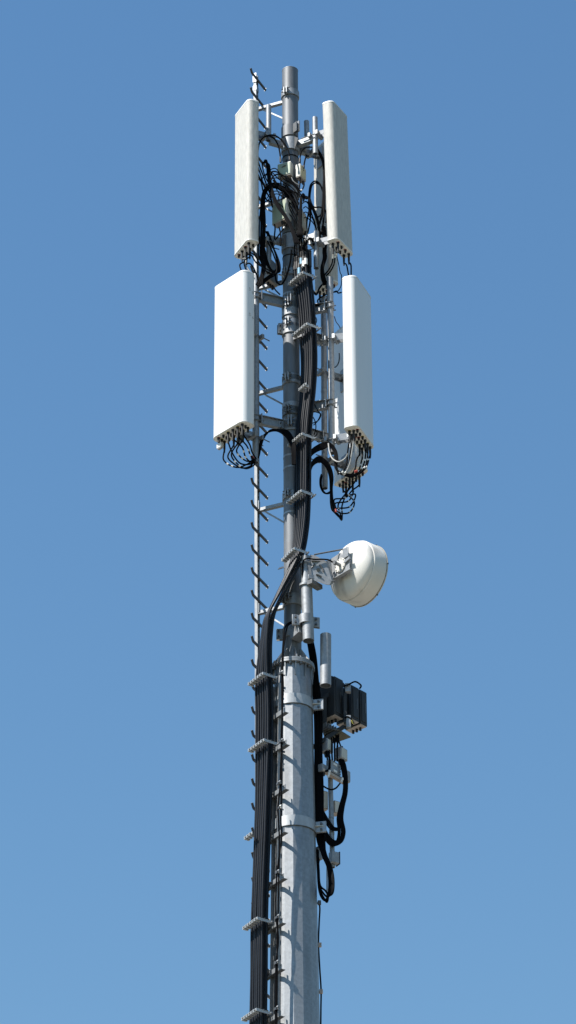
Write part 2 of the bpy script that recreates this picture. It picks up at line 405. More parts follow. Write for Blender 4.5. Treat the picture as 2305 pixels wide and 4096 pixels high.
pB = panel(61, .395, .14, -1, 1, (1330, 396), (1350, 953), -.47, .06, .03, M['old_white'], 'weathered grey panel antenna leaning outward at upper level, broad face shaded, opposite the ladder', 'upper weathered panel antennas', grid(4, (-.2, .22), 'xrxr', ((0, 0), (1, 0), (0, 3), (1, 3))), lean=(.04, -.01))
pF = panel(124, .31, .14, -1, -1, (1312, 548), (1318, 1119), .08, .05, .03, M['old_white'], 'weathered panel antenna seen from its bright back behind the pole, streaked by cable shadows', 'upper weathered panel antennas', grid(4, (-.2, .22), 'xrxr', ((0, 0), (1, 1), (0, 3))))
pC = panel(-47, .53, .18, 1, 1, (977, 1072), (968, 1681), -.58, .075, .05, M['new_white'], 'wide clean white panel antenna with dazzling sunlit face, lower level beside the ladder', 'lower white panel antennas', grid(6, (-.24, .02, .28), 'yyrbyr', tuple((j, i) for j in (0, 2) for i in (0, 2, 3, 4, 5))))
pD = panel(68, .53, .17, -1, 1, (1422, 1095), (1427, 1700), -.48, .07, .045, M['new_white'], 'clean white panel antenna with its broad face shaded, beside the pipe pair', 'lower white panel antennas', grid(6, (-.24, .02, .28), 'ybrryy', ((0, 0), (1, 0), (0, 4), (0, 5), (2, 4), (2, 5), (1, 5), (2, 3))))
pE = panel(122, .47, .17, -1, -1, (1416, 1262), (1425, 1866), .13, .05, .035, M['new_white'], 'white panel antenna mostly hidden behind another, its connector plate hanging lowest', 'lower white panel antennas', grid(6, (-.24, .02, .28), 'yyrbyr', ((0, 0), (0, 2), (2, 1), (2, 3), (2, 5), (0, 4))))
for px_ in (pD,):
    for y_ in (-.035, .0):
        MB().bar(px_['w2'](-px_['W'] / 2, y_, .02), px_['w2'](-px_['W'] / 2, y_, px_['H'] - .03), .003, .002, px_['w']).build('seam', M['cap'], px_['t'])
MB().box(pE['w2'](-pE['W'] / 2 - .001, .0, .20), pE['w'] * .001, pE['n'] * .035, ZU * .10).build('sticker', M['tag_white'], pE['t'])
# pen marks on the white panel's narrow side: the two small scribbles 'S8' and 'S6'
def scribble(P_, strokes, zone, Y, parent, name='pen_mark', r=.0022, mt='grey_ink'):
    mb = MB()
    for st in strokes: mb.tube([P(zone, x, y, Y) + P_ for x, y in st], r, 5)
    return mb.build(name, M[mt], parent)

# ------------------------------------------------------------------ mounting pipes, arms and panel brackets
def mount_pipe(name, pt, pb_, r, label, matn='galv', group='mounting pipes behind the antennas', straps=()):
    t = thing(name, pb_, label, 'pipe', group)
    a = Vector(pt); b = Vector(pb_); b = Vector((a.x + (b.x - a.x), b.y, b.z))
    MB().pipe(b, a, r).build('tube', M[matn], t)
    for k in straps:
        q = b + (a - b) * k
        MB().band(q, r, .03, .003, 24).build('strap', M['bright'], t)
    return t, a, b
R6 = .0305
p1, p1a, p1b = mount_pipe('mounting_pipe', P(1, 554, 408, -.12), P(1, 554, 690, -.12), R6, 'short grey pipe stub behind the sunlit weathered panel, under a cable arc')
p2, p2a, p2b = mount_pipe('mounting_pipe', P(1, 927, 505, -.17), P(1, 931, 797, -.17), R6, 'short pipe stub in front of its twin beside the leaning weathered panel')
p3, p3a, p3b = mount_pipe('mounting_pipe', P(1, 859, 535, .10), P(1, 866, 815, .10), R6, 'short pipe stub behind its brighter twin, half in shadow near the pole')
p4, p4a, p4b = mount_pipe('mounting_pipe', P(2, 458, 1100, -.12), P(2, 452, 1480, -.12), R6, 'shaded pipe stub behind hanging jumpers, below the tilted green box')
p5, p5a, p5b = mount_pipe('mounting_pipe', P(2, 947, 1055, -.17), P(2, 947, 1432, -.17), R6, 'pipe stub with striped cable shadows beside the feeder connectors')
p6, p6a, p6b = mount_pipe('mounting_pipe', P(3, 423, 455, -.16), P(5, 408, 505, -.16), .036, 'long pipe carrying the wide sunlit white panel', straps=(.3, .66))
p7, p7a, p7b = mount_pipe('mounting_pipe', P(3, 1037, 480, -.14), P(5, 1022, 430, -.14), .036, 'long pipe carrying the shaded white panel, brighter of the close pair', straps=(.42,))
p8, p8a, p8b = mount_pipe('mounting_pipe', P(3, 984, 640, .18), P(5, 965, 712, .18), .034, 'long pipe behind the other of a close pair, open at its low end', straps=(.2, .5))

def mount_arm(name, zc, az_end, end, label, rr=RP, h=.1, w=.055, ears=(0,), chan=True):
    """collar on the pole and a beam out to the pipe's foot"""
    t = thing(name, (0, 0, zc), label, 'bracket', 'mounting arms clamped to the pole')
    e = Vector((end.x, end.y, zc)); d = e.normalized() if e.z == 0 else Vector((e.x, e.y, 0)).normalized()
    s = d * (rr + .004) + ZU * zc
    if chan:
        MB().bar(s, e, .006, h, ZU).build('beam_web', M['galv'], t)
        for k in (-1, 1): MB().bar(s + ZU * (k * (h / 2 + .0035)), e + ZU * (k * (h / 2 + .0035)), w, .006, ZU).build('beam_flange', M['galv'], t)
    else: MB().bar(s, e, w, h, ZU).build('beam', M['galv'], t, bevel=.004)
    collar(t, zc, h + .03, rr, .012, ears)
    MB().band(Vector((end.x, end.y, zc)), .037 if chan else R6, h * .8, .007, 28).build('pipe_clamp', M['galv'], t)
    pd = d.cross(ZU); pc = Vector((end.x, end.y, zc)) - d * (.05 if chan else .04)
    MB().box(pc, d * .005, pd * .06, ZU * h * .55).build('clamp_plate', M['bright'], t)
    for sx in (-1, 1):
        for sz in (-1, 1):
            q = pc + pd * (.045 * sx) + ZU * (h * .3 * sz)
            MB().cyl(q - d * .03, q + d * .10, .007, n=6).build('clamp_bolt', M['dark_steel'], t)
    return t
zc = zat(1, 690, 745, 0)
ctop = thing('tri_collar', (0, 0, zc), 'upper three-armed collar of plates gripping the pole above the boxes', 'bracket', 'three armed collars on the pole')
collar(ctop, zc, .17, RP, .014, ())
def tri(t, zc, ends, h=.075):
    for e in ends:
        d = Vector((e.x, e.y, 0)).normalized()
        MB().bar(d * (RP + .012) + ZU * zc, Vector((e.x, e.y, zc)) - d * .01, .06, h, ZU).build('arm', M['galv'], t, bevel=.005)
    for a in (38,):
        d = azv(a); s = d.cross(ZU)
        pl = MB().box(d * (RP + .03) + ZU * (zc + .21) , d * .05, s * .006, ZU * .075).build('clamp_plate', M['bright'], t)
        bolts(t, [d * (RP + .055) + s * -.007 + ZU * (zc + .245), d * (RP + .055) + s * -.007 + ZU * (zc + .175)], -s, .011)
        bolts(t, [d * (RP + .055) + s * .007 + ZU * (zc + .245), d * (RP + .055) + s * .007 + ZU * (zc + .175)], s, .011)
        MB().box(d * (RP + .03) + s * .03 + ZU * (zc + .20), d * .04, s * .006, ZU * .065).build('clamp_plate', M['dark_steel'], t)
    MB().lathe((0, 0, zc + .19), ZU, [(-.075, RP + .001), (-.075, RP + .012), (.075, RP + .012), (.075, RP + .001)], 30, R(-150), R(60), ref=azv(0)).build('half_shell', M['pole'], t)
    for k in range(3):
        d = azv(60 * k - 30)
        MB().prism([d * (RP + .012) + ZU * (zc - .1), d * (RP + .012) + ZU * (zc + .085), d * (RP + .10) + ZU * (zc + .01)], d.cross(ZU) * .008).build('gusset', M['pole'], t)
tri(ctop, zc, (p1a, p2a, p3a))
MB().bar(p1b + ZU * .0, p1b - ZU * .002, .001, .001) if False else None
zc2 = zat(2, 640, 1190, 0)
cbot = thing('tri_collar', (0, 0, zc2), 'three-armed collar on the pole behind the feeder connectors', 'bracket', 'three armed collars on the pole')
collar(cbot, zc2, .2, RP, .014, ())
tri(cbot, zc2, (p4a, p5a, Vector((p3a.x, p3a.y, 0))))
m1 = mount_arm('pipe_bracket', zat(3, 640, 700, 0), 0, p6a, 'steel channel arm holding the top of the wide sunlit panel pipe', ears=(-8,))
m2 = mount_arm('pipe_bracket', zat(4, 650, 845, 0), 0, p6a, 'steel channel arm above the cable arc, low on the sunlit panel pipe', ears=(-8,))
m3 = mount_arm('pipe_bracket', zat(3, 870, 775, 0), 0, p7a, 'channel arm beside the feeders reaching the brighter pipe, upper one', ears=(150,))
m4 = mount_arm('pipe_bracket', zat(4, 870, 710, 0), 0, p7a, 'channel arm beside the feeders reaching the brighter pipe, lower one', ears=(150,))
m5 = mount_arm('pipe_bracket', zat(3, 905, 945, .05), 0, p8a, 'channel arm sloping back to the pipe behind, upper one', ears=(-70,))
m6 = mount_arm('pipe_bracket', zat(4, 890, 880, .05), 0, p8a, 'channel arm sloping back to the pipe behind, lower one', ears=(-70,))

def panel_bracket(pn, pipe_pt, r, hz, label, matn='galv', big=False):
    """clamp round the pipe plus two hinged cheeks to the panel's back at height hz above the panel foot"""
    n, w = pn['n'], pn['w']; q = Vector((pipe_pt.x, pipe_pt.y, pn['base'].z + hz))
    t = thing('panel_bracket', q, label, 'bracket', 'clamps holding panels to pipes')
    back = pn['w2'](0, -pn['D'] / 2, hz)
    MB().box(q + n * (r + .02), n * .018, w * .07, ZU * .03).build('clamp_jaw', M[matn], t, bevel=.003)
    MB().box(q - n * (r + .018), n * .016, w * .065, ZU * .028).build('clamp_jaw', M[matn], t, bevel=.003)
    for k in (-1, 1):
        for zz in (-.012,):
            MB().cyl(q - n * (r + .12) + w * (.052 * k) + ZU * zz, q + n * (r + .055) + w * (.052 * k) + ZU * zz, .006, n=8).build('threaded_rod', M['dark_steel'], t)
    a = q + n * (r + .036)
    for k in (-1, 1):
        MB().bar(a + w * (.03 * k), back + w * (.03 * k) + n * .006 + ZU * .02, .006, .06 if not big else .085, ZU).build('cheek', M['bright'] if big else M[matn], t, bevel=.002)
    MB().cyl(back - n * .04 - w * .05 + ZU * .02, back - n * .04 + w * .05 + ZU * .02, .02, n=14).build('hinge_bolt', M['bright'], t)
    MB().box(back - n * .007 + ZU * .0, n * .006, w * .05, ZU * .14).build('back_plate', M['bright'] if big else M[matn], t, bevel=.003)
    return t
panel_bracket(pA, p1a, R6, pA['H'] - .34, 'panel clamp high behind the sunlit weathered panel')
panel_bracket(pA, p4a, R6, .16, 'panel clamp low behind the sunlit weathered panel')
panel_bracket(pB, p2a, R6, pB['H'] - .30, 'panel clamp high beside the leaning weathered panel')
panel_bracket(pB, p5a, R6, .14, 'panel clamp low beside the leaning weathered panel')
panel_bracket(pF, p3a, R6, pF['H'] - .20, 'panel clamp high on the panel behind the pole')
panel_bracket(pC, p6a, .036, 1.36, 'panel clamp behind the wide sunlit panel, upper one')
panel_bracket(pC, p6a, .036, .04, 'panel clamp at the foot of the wide sunlit panel')
panel_bracket(pD, p7a, .036, 1.33, 'bright white panel clamp with round hinge between the close pipes and shaded white panel', 'bright', True)
panel_bracket(pD, p7a, .036, .02, 'bright panel clamp at the foot of the shaded white panel', 'bright', True)
panel_bracket(pE, p8a, .034, 1.25, 'panel clamp in shade behind the close pair of pipes, upper one')
panel_bracket(pE, p8a, .034, .12, 'panel clamp on the open-ended pipe just above its end')

# ------------------------------------------------------------------ feeder cable bundle and its clamps
U = Vector((-.150, .225, 0)); V = Vector((.116, .082, 0))
path = [(1212, 1040, -.36, 1), (1216, 1095, -.36, 1), (1226, 1200, -.36, .95), (1233, 1300, -.36, .95), (1236, 1420, -.36, .9), (1231, 1540, -.36, .9), (1219, 1650, -.36, .92), (1213, 1740, -.36, .92),
        (1211, 1850, -.36, .92), (1210, 1968, -.36, .92), (1202, 2090, -.36, .8), (1183, 2199, -.36, .72), (1148, 2280, -.36, .66), (1102, 2365, -.35, .56), (1066, 2435, -.34, .5), (1054, 2520, -.32, .52),
        (1052, 2605, -.30, .72), (1057, 2698, -.285, .95), (1059, 2830, -.28, .98), (1059, 2964, -.28, .98), (1052, 3150, -.28, .86), (1045, 3345, -.28, .86), (1039, 3520, -.28, .86), (1035, 3677, -.28, .86), (1033, 3860, -.28, .86), (1031, 4042, -.28, .86), (1028, 4300, -.28, .86)]
Kp = [(P(0, x, y, Y), us) for x, y, Y, us in path]
zend = 4.0
Kp.append((Vector((Kp[-1][0].x - .12, Kp[-1][0].y, zend)), .9))
RC = .0138
def uvec(us): 
    ln = U.length; x = U.x * us
    return Vector((x, math.sqrt(max(ln * ln * (.85 + .15 * us) ** 2 - x * x, .01)), 0))
feeder_top = {}
ordn = ['first', 'second', 'third', 'fourth', 'fifth', 'sixth']
for j in range(2):
    for i in range(6):
        pts = []
        for q, (k, us) in enumerate(Kp):
            w = uvec(us)
            jit = .003 if 1 < q < len(Kp) - 2 else 0
            pts.append(k + w * ((i + .55) / 6.2) + V * ((.40 + .40 * j)) + Vector((rnd.uniform(-jit, jit), rnd.uniform(-jit, jit), 0)))
        top = pts[0] + Vector((0, 0, rnd.uniform(-.02, .05))); pts[0] = top; feeder_top[(i, j)] = top
        sp = spline(pts, 8)
        o = MB().tube(sp, RC, 12).build('feeder_cable', M['cable'])
        lab = ('%s thick black feeder cable of the outer row, counted from the one nearest the viewer' % ordn[i]) if j == 0 else ('%s thick black feeder cable of the inner row, counted from the one nearest the viewer' % ordn[i])
        tag(o, lab, 'cable', 'thick feeder cables running down the mast')
clip_me = None
cl_words = ['under the coloured cable tags, highest on the feeder cables', 'beside the upper pipe arms, second on the feeder cables', 'small one halfway down the white panels', 'above the two black cable arcs', 'beside the lowest loop of jumpers', 'level with the dish bracket, just above the bend', 'just below the mast flange', 'beside the dark radio units', 'small one beside the low strap of the mast', 'second from the foot of the picture', 'lowest one, at the foot of the picture']
clamps = [(1216, 1095, -.36, 1, 6), (1233, 1300, -.36, 1, 6), (1230, 1540, -.36, .9, 3), (1213.5, 1740, -.36, .95, 6), (1210, 1968, -.36, .95, 6), (1183, 2199, -.36, .8, 6), (1057, 2698, -.285, .95, 6), (1061, 2964, -.28, 1, 6), (1014, 3336, -.13, .9, 3), (1035, 3677, -.28, .9, 6), (1031, 4042, -.28, .9, 6)]
for q, (x, y, Y, us, nc) in enumerate(clamps):
    K = P(0, x, y, Y); w = uvec(us) * (1.0 if nc == 6 else .5); wd = w.normalized(); vd = V.normalized()
    t = thing('cable_clamp', K, 'silver cable clamp ' + cl_words[q], 'clamp', 'clamps holding the feeder cables')
    K2 = K - vd * .012 - wd * .012
    L = w.length + .01
    bar_ = MB().bar(K2 - vd * .012 - wd * .01, K2 - vd * .012 + wd * L, .006, .030, ZU); bar_.build('rail_strip', M['clip'], t)
    for i in range(nc):
        c = K2 + wd * (L * (i + .5) / nc) - vd * .024
        if clip_me is None:
            mb = MB()
            mb.box(c + vd * .022, wd * .013, vd * .031, ZU * .005); mb.box(c + vd * .022 - ZU * .02, wd * .013, vd * .031, ZU * .005)
            mb.box(c - ZU * .009 - vd * .006, wd * .004, vd * .003, ZU * .012)
            o = mb.build('clip', M['clip'], t, org=c); o.location = c - ORG[t.name]; clip_me = o.data
        else:
            o = bpy.data.objects.new('clip', clip_me); C.objects.link(o); o.parent = t; o.location = c - ORG[t.name]
    if nc == 6:
        MB().bar(K2 - wd * .004 - vd * .01, K2 - wd * .004 + vd * .165, .006, .030, ZU).build('side_strip', M['clip'], t)
        for i in range(3):
            c = K2 - wd * .009 + vd * (.03 + .045 * i) + ZU * .016
            MB().box(c, vd * .005, wd * .006, ZU * .005).build('notch_tab', M['bolt'], t)
        e = K2 + vd * .16
        MB().cyl(e - wd * .03, e + wd * .20, .009, n=8).build('support_rod', M['galv'], t)
        if y < 2300:                                   # stand-off to the pole
            e2 = K2 + vd * .10 + wd * .16; MB().bar(e2, Vector((RP * .3, -RP * .9, K2.z)), .03, .03, ZU).build('stand_off', M['dark_steel'], t)
        else:
            e2 = K2 + vd * .14 + wd * .08; MB().bar(e2, e2 + vd * .06, .05, .04, ZU).build('stand_off', M['dark_steel'], t)

# ------------------------------------------------------------------ cable tray, arms on the mast, thin cables
ta = Vector((.56, -.83, 0)).normalized(); tn = Vector((-.83, -.56, 0)).normalized()
arm_px = [(1141, 2841), (1146, 2975), (1143, 3153), (1139, 3324), (1136, 3508), (1130, 3684), (1127, 3868), (1124, 4055)]
tray = thing('cable_tray', tn * .25 + ZU * 4, 'narrow slotted steel cable tray running down beside the facets of the mast', 'tray')
zta = zat(7, 430, 800, -.2); z4b = zat(0, 1124, 4055, -.33)
def tdist(z): return mast_r(z) + .014
def tp(z, along): 
    r = tdist(z); return tn * r + ta * along + ZU * z
for al, wd_ in ((-.02, .006), (.085, .006)):
    b = MB(); b.bar(tp(4, al) , tp(zta, al), .045, wd_, ta); b.build('tray_side', M['galv'], tray)
b = MB()
for al in (.0, .032, .065): b.bar(tp(4, al) - tn * .012, tp(zta, al) - tn * .012, .022, .003, tn)
z = 16.0
while z < zta:
    b.bar(tp(z, -.015) - tn * .013, tp(z, .083) - tn * .013, .003, .05, ZU); z += .16
b.build('tray_floor', M['dark_steel'], tray)  # floor colour darkened to stand for the shade of the feeder bundle
aw = ['below the strap of the radio unit frame', 'level with the small white boxes', 'beside the hanging combiner block', 'under the lower mast strap', 'beside the long black loop', 'just below the loop of black cable', 'second from the foot of the picture', 'lowest in the picture']
for q, (x, y) in enumerate(arm_px):
    zz = zat(0, x, y, -.31); r = tdist(zz) + .030
    N0 = tn * r + ta * ((P(0, x, y, -.31).x - (tn * r).x) / ta.x) + ZU * zz
    t = thing('tray_bracket', N0, 'pale angle iron arm across the cable tray ' + aw[q], 'bracket', 'angle iron arms on the cable tray')
    F0 = N0 - ta * .36
    MB().bar(N0, F0, .005, .05, ZU).build('upright_leg', M['bright'], t)
    MB().bar(N0 - tn * .024 - ZU * .0275, F0 - tn * .024 - ZU * .0275, .042, .005, ZU).build('flat_leg', M['dark_steel'], t)
    MB().cyl(N0 - ta * .22 - tn * .02, N0 - ta * .22 + tn * .03, .01, n=6).build('bolt', M['bolt'], t)
# thin cables and their clips
thin = [[(11, 890, 705, -.13), (11, 760, 725, -.15), (11, 690, 800, -.2), (11, 668, 950, -.24), (11, 655, 1100, -.27), (11, 645, 1300, -.31), (11, 640, 1480, -.33), (11, 640, 1740, -.33), (19, 985, 40, -.33), (19, 955, 600, -.33), (19, 940, 1080, -.33), (19, 895, 1560, -.33), (19, 905, 1900, -.34), (19, 925, 2300, -.33), (9, 510, 20, -.33), (9, 500, 540, -.33), (9, 488, 800, -.33), (9, 492, 1070, -.33), (9, 488, 1600, -.33), (9, 486, 1900, -.33)],
        [(11, 860, 715, -.12), (11, 745, 760, -.15), (11, 705, 860, -.2), (11, 690, 960, -.24), (11, 668, 1100, -.27), (11, 660, 1300, -.31), (11, 655, 1480, -.33), (11, 662, 1740, -.33), (19, 965, 40, -.335), (19, 985, 600, -.34), (19, 970, 1080, -.335), (19, 965, 1560, -.33), (19, 960, 1900, -.34), (19, 975, 2300, -.335), (9, 490, 20, -.33), (9, 478, 540, -.33), (9, 505, 800, -.33), (9, 478, 1070, -.33), (9, 472, 1600, -.33), (9, 470, 1900, -.33)]]
for k, pl in enumerate(thin):
    o = MB().tube(spline([P(*a) for a in pl], 7), .0085, 8).build('thin_cable', M['jumper'])
    tag(o, ['thin black cable down the tray that swings out furthest at the pale clips', 'thin black cable down the tray lying nearer the mast facets'][k], 'cable', 'thin cables on the cable tray')
cw = ['just under the flange', 'below the radio units', 'at the small white boxes', 'pale square one above the lower strap', 'beside the coiled loop', 'third from the foot of the picture', 'second from the foot of the picture', 'lowest in the picture']
for k, (z, x, y, mt) in enumerate(((11, 625, 1490, 'clip'), (7, 445, 1360, 'galv'), (19, 905, 1000, 'galv'), (19, 925, 1570, 'tag_white'), (9, 490, 20, 'galv'), (9, 490, 540, 'galv'), (9, 480, 1070, 'galv'), (9, 480, 1600, 'galv'))):
    q = P(z, x, y, -.335)
    t = thing('cable_clip', q, 'small cable clip on the two thin cables, ' + cw[k], 'clip', 'clips on the thin cables')
    MB().box(q - tn * .008, ta * .028, tn * .01, ZU * .018).build('clip_body', M[mt], t, bevel=.003)
    MB().box(q + tn * .009 - ZU * .012, ta * .02, tn * .006, ZU * .012).build('clip_jaw', M['bolt'], t)
    MB().cyl(q + ta * .02, q + ta * .045 - ZU * .004, .006, n=6).build('clip_screw', M['bolt'], t)
    MB().bar(q - tn * .018 - ta * .03, q - tn * .07 - ta * .03, .012, .012, ZU).build('clip_foot', M['galv'], t)

# ------------------------------------------------------------------ straps round the mast carrying the radio frame
def mast_strap(yc, label, hh):
    zz = zat(0, 1180, yc, 0); r = mast_r(zz)
    t = thing('mast_strap', (0, 0, zz), label, 'strap', 'wide steel straps round the mast')
    mb = MB(); mb.lathe((0, 0, zz), ZU, [(-hh, r + .002), (-hh, r + .009), (hh, r + .006), (hh, r - .0)], 64); mb.build('band', M['strap'], t)
    MB().lathe((0, 0, zz), ZU, [(-hh - .003, r), (-hh - .003, r + .0105), (-hh + .002, r + .0105), (-hh + .002, r)], 64).build('lower_lip', M['dark_steel'], t)
    d = azv(78); s = azv(-12)
    MB().box(d * (r + .062) + ZU * zz, d * .055, s * .005, ZU * hh * 1.05).build('lug_plate', M['bright'], t, bevel=.003)
    MB().box(d * (r + .062) - s * .022 + ZU * zz, d * .052, s * .005, ZU * hh).build('lug_plate', M['galv'], t, bevel=.003)
    MB().prism([d * (r + .008) + s * .006 + ZU * zz, d * (r + .095) + s * .006 + ZU * zz, d * (r + .008) + s * .03 + ZU * zz], ZU * .008).build('lug_rib', M['cream'], t)
    bolts(t, [d * (r + .065) + s * .006 + ZU * (zz + k * hh * .55) for k in (-1, 1)], s, .014, .014)
    d2 = azv(-100); s2 = azv(-10)
    MB().box(d2 * (r + .055) + ZU * zz, d2 * .05, s2 * .005, ZU * hh * 1.05).build('lug_plate', M['bright'], t, bevel=.003)
    bolts(t, [d2 * (r + .06) + s2 * .006 + ZU * (zz + k * hh * .55) for k in (-1, 1)], s2, .014, .014)
    return t
ms1 = mast_strap(2828, 'wide steel strap round the mast beside the dark radio units', .058)
ms2 = mast_strap(3318, 'wide steel strap round the mast at the hanging cable loops', .058)

# ------------------------------------------------------------------ dish and its pipe
dp, dpa, dpb = mount_pipe('dish_pipe', P(6, 640, 522, -.24), P(11, 1048, 1005, -.24), 22.6 / PPM(2400), 'thick vertical pipe carrying the round dish, open at its low end', group=None)
RDP = 22.6 / PPM(2400)
stub, _, _ = mount_pipe('pipe_stub', P(11, 1310, 915, -.14), P(11, 1308, 1690, -.14), 22.2 / PPM(2650), 'thick short pipe stub in front of the dark radio units', group=None)
# dish pipe clamp to the pole
zc = zat(11, 1045, 645, -.3)
t = thing('pipe_clamp', (dpa.x, dpa.y, zc), 'big clamp bolting the dish pipe to the pole just above the flange', 'clamp')
c = Vector((dpa.x, dpa.y, zc)); dirp = Vector((-dpa.x, -dpa.y, 0)).normalized(); sid = Vector((.97, .25, 0)).normalized()
MB().band(c, RDP + .001, .105, .01, 36).build('clamp_band', M['galv'], t, bevel=.002)
for k in (-1, 1):
    MB().box(c + sid * (k * (RDP + .045)) + Vector((0, .02, 0)), sid * .045, Vector((-.25, .97, 0)) * .006, ZU * .06).build('clamp_wing', M['bright'] if k < 0 else M['galv'], t, bevel=.003)
    MB().box(c + sid * (k * (RDP + .045)) + Vector((0, .045, 0)), sid * .045, Vector((-.25, .97, 0)) * .006, ZU * .06).build('clamp_wing', M['galv'], t, bevel=.003)
    bolts(t, [c + sid * (k * (RDP + .05)) + Vector((0, .012, z)) for z in (-.03, .03)], (0, -1, 0), .014, .018)
MB().bar(c + Vector((-.03, .04, -.09)), Vector((0.02, -RP, zc - .12)), .13, .11, ZU).build('saddle', M['galv'], t, bevel=.004)
zc_ = zat(11, 840, 840, -RP)
collar(t, zc_, .13, RP, .014, (-95,), ear=.07)
t = thing('pole_collar', (0, 0, zat(11, 830, 360, -RP)), 'grey collar with pointed lugs on the pole above the dish pipe clamp', 'collar')
collar(t, zat(11, 830, 370, -RP), .10, RP, .014, (-40,), ear=.05)
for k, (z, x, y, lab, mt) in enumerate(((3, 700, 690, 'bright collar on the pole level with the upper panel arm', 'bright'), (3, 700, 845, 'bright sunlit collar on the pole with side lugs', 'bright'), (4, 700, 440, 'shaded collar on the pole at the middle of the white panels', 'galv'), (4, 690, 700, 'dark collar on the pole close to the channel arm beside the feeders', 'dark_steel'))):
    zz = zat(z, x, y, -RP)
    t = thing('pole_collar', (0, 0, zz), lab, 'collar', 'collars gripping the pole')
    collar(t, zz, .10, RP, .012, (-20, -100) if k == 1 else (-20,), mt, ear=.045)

n_d = Vector((.76, .65, 0)).normalized()
rim = P(0, 1462.7, 2304, -.05)
RD = .343
RS = RD - .011
dish = thing('dish_antenna', rim - n_d * .3, 'round white microwave dish seen from behind, with a shadowed bracket', 'antenna')
DD = .138
prof = [(-.176, RS - .006)] + [(-.180 - DD * math.sin(a * math.pi / 2 / 14), RS * math.cos(a * math.pi / 2 / 14) ** .92) for a in range(0, 13)]
prof.append((prof[-1][0] - .001, .02))
MB().lathe(rim, n_d, prof, 72).build('reflector', M['dish'], dish, smooth=40)
MB().lathe(rim, n_d, [(0, RD), (-.163, RD), (-.171, RD - .003), (-.176, RS + .001), (-.177, RS - .012)], 72).build('shroud', M['dish'], dish)
MB().lathe(rim, n_d, [(.02, .01), (.02, RD - .01), (.012, RD + .006), (.001, RD + .006), (.001, RD - .003)], 72).build('radome_cover', M['dish_rim'], dish)
MB().lathe(rim, n_d, [(-.004, RD - .001), (-.004, RD + .002), (-.001, RD + .002), (-.001, RD - .001)], 72).build('rim_seal', M['bolt'], dish)
for k in range(6):
    a, b = MB().frame(n_d); th = k * math.pi / 3 + .4
    q = rim + a * (RD + .007) * math.cos(th) + b * (RD + .007) * math.sin(th) + n_d * .005
    MB().cyl(q, q + (q - rim).normalized() * .006, .009, n=8).build('rim_screw', M['bolt'], dish)
hub = rim - n_d * (.180 + DD * .99)
td = Vector((.65, -.76, 0)).normalized()
db = thing('dish_bracket', hub, 'angled steel bracket plates joining the dish to its pipe', 'bracket')
c = hub - n_d * .02
MB().cyl(hub + n_d * .05, hub - n_d * .02, .125, n=32).build('mounting_ring', M['galv'], db, bevel=.003)
MB().prism([c + td * a + ZU * b - n_d * .012 for a, b in ((-.20, .0), (-.205, .149), (.0, .16), (.04, .10), (.13, .10), (.138, -.11), (.12, -.135), (-.144, -.136))], n_d * .012).build('hub_plate', M['galv'], db, bevel=.003)
MB().cyl(c - n_d * .012, c - n_d * .026, .082, n=32).build('hub_disc', M['dish'], db, bevel=.003)
MB().cyl(c - n_d * .026, c - n_d * .095, .018, n=16).build('feed_tube', M['galv'], db)
MB().cyl(c - n_d * .09, c - n_d * .11, .024, n=16).build('feed_cap', M['dark_steel'], db)
MB().box(c - n_d * .018 + td * .085 + ZU * .115, td * .045, n_d * .006, ZU * .06).build('corner_plate', M['bright'], db, bevel=.003)
MB().box(c - n_d * .020 - td * .12 - ZU * .08, td * .05, n_d * .006, ZU * .04).build('corner_plate', M['bright'], db, bevel=.003)
MB().box(c - n_d * .03 + td * .02 - ZU * .138, td * .17, n_d * .022, ZU * .004).build('folded_edge', M['galv'], db)
MB().bar(c - n_d * .024 + td * .08, c - n_d * .024 + td * .16 + ZU * .02, .02, .03, ZU).build('latch', M['bright'], db)
for k in range(10):
    th = 2 * math.pi * k / 10
    q = c - n_d * .026 + td * (.07 * math.cos(th)) + ZU * (.07 * math.sin(th))
    MB().cyl(q, q - n_d * .004, .006, n=6).build('bolt', M['bolt'], db)
# arm plate from the pipe to the hub plate, facing the viewer
pc = [P(14, 290, 420, -.30), P(14, 500, 428, -.30), P(14, 540, 560, -.29), P(14, 580, 700, -.28), P(14, 545, 755, -.28), P(14, 480, 750, -.29), P(14, 310, 690, -.30)]
MB().prism(pc, (.02, .012, 0)).build('arm_plate', M['galv'], db, smooth=10)
MB().prism([P(14, 495, 428, -.298), P(14, 560, 415, -.24), P(14, 575, 690, -.24), P(14, 540, 560, -.288)], (.01, .012, 0)).build('arm_gusset', M['bright'], db)
MB().prism([P(14, 280, 340, -.25), P(14, 345, 350, -.3), P(14, 500, 430, -.29), P(14, 290, 420, -.32)], (0, .012, .004)).build('top_web', M['dark_steel'], db)
for (a, b) in (((300, 520), (345, 465)), ((410, 480), (465, 575)), ((360, 615), (435, 645))):
    MB().tube(spline([P(14, *a, -.304), P(14, (a[0] + b[0]) / 2 + 8, (a[1] + b[1]) / 2 - 6, -.304), P(14, *b, -.304)], 4), .008, 6).build('adjusting_slot', M['bolt'], db)
MB().cyl(P(14, 392, 548, -.31), P(14, 392, 548, -.29), .02, n=6).build('pivot_bolt', M['dark_steel'], db)
for (x0, y0, x1, y1) in ((335, 340, 740, 265), (330, 690, 625, 712)):
    MB().cyl(P(14, x0, y0, -.29), P(14, x1, y1, -.27), .009, n=8).build('tie_rod', M['dark_steel'], db)
MB().bar(P(14, 270, 715, -.33), P(14, 415, 800, -.18), .07, .05, ZU).build('low_angle', M['dark_steel'], db, bevel=.003)
MB().bar(P(14, 255, 645, -.31), P(14, 330, 650, -.29), .02, .05, ZU).build('low_clamp', M['galv'], db, bevel=.003)
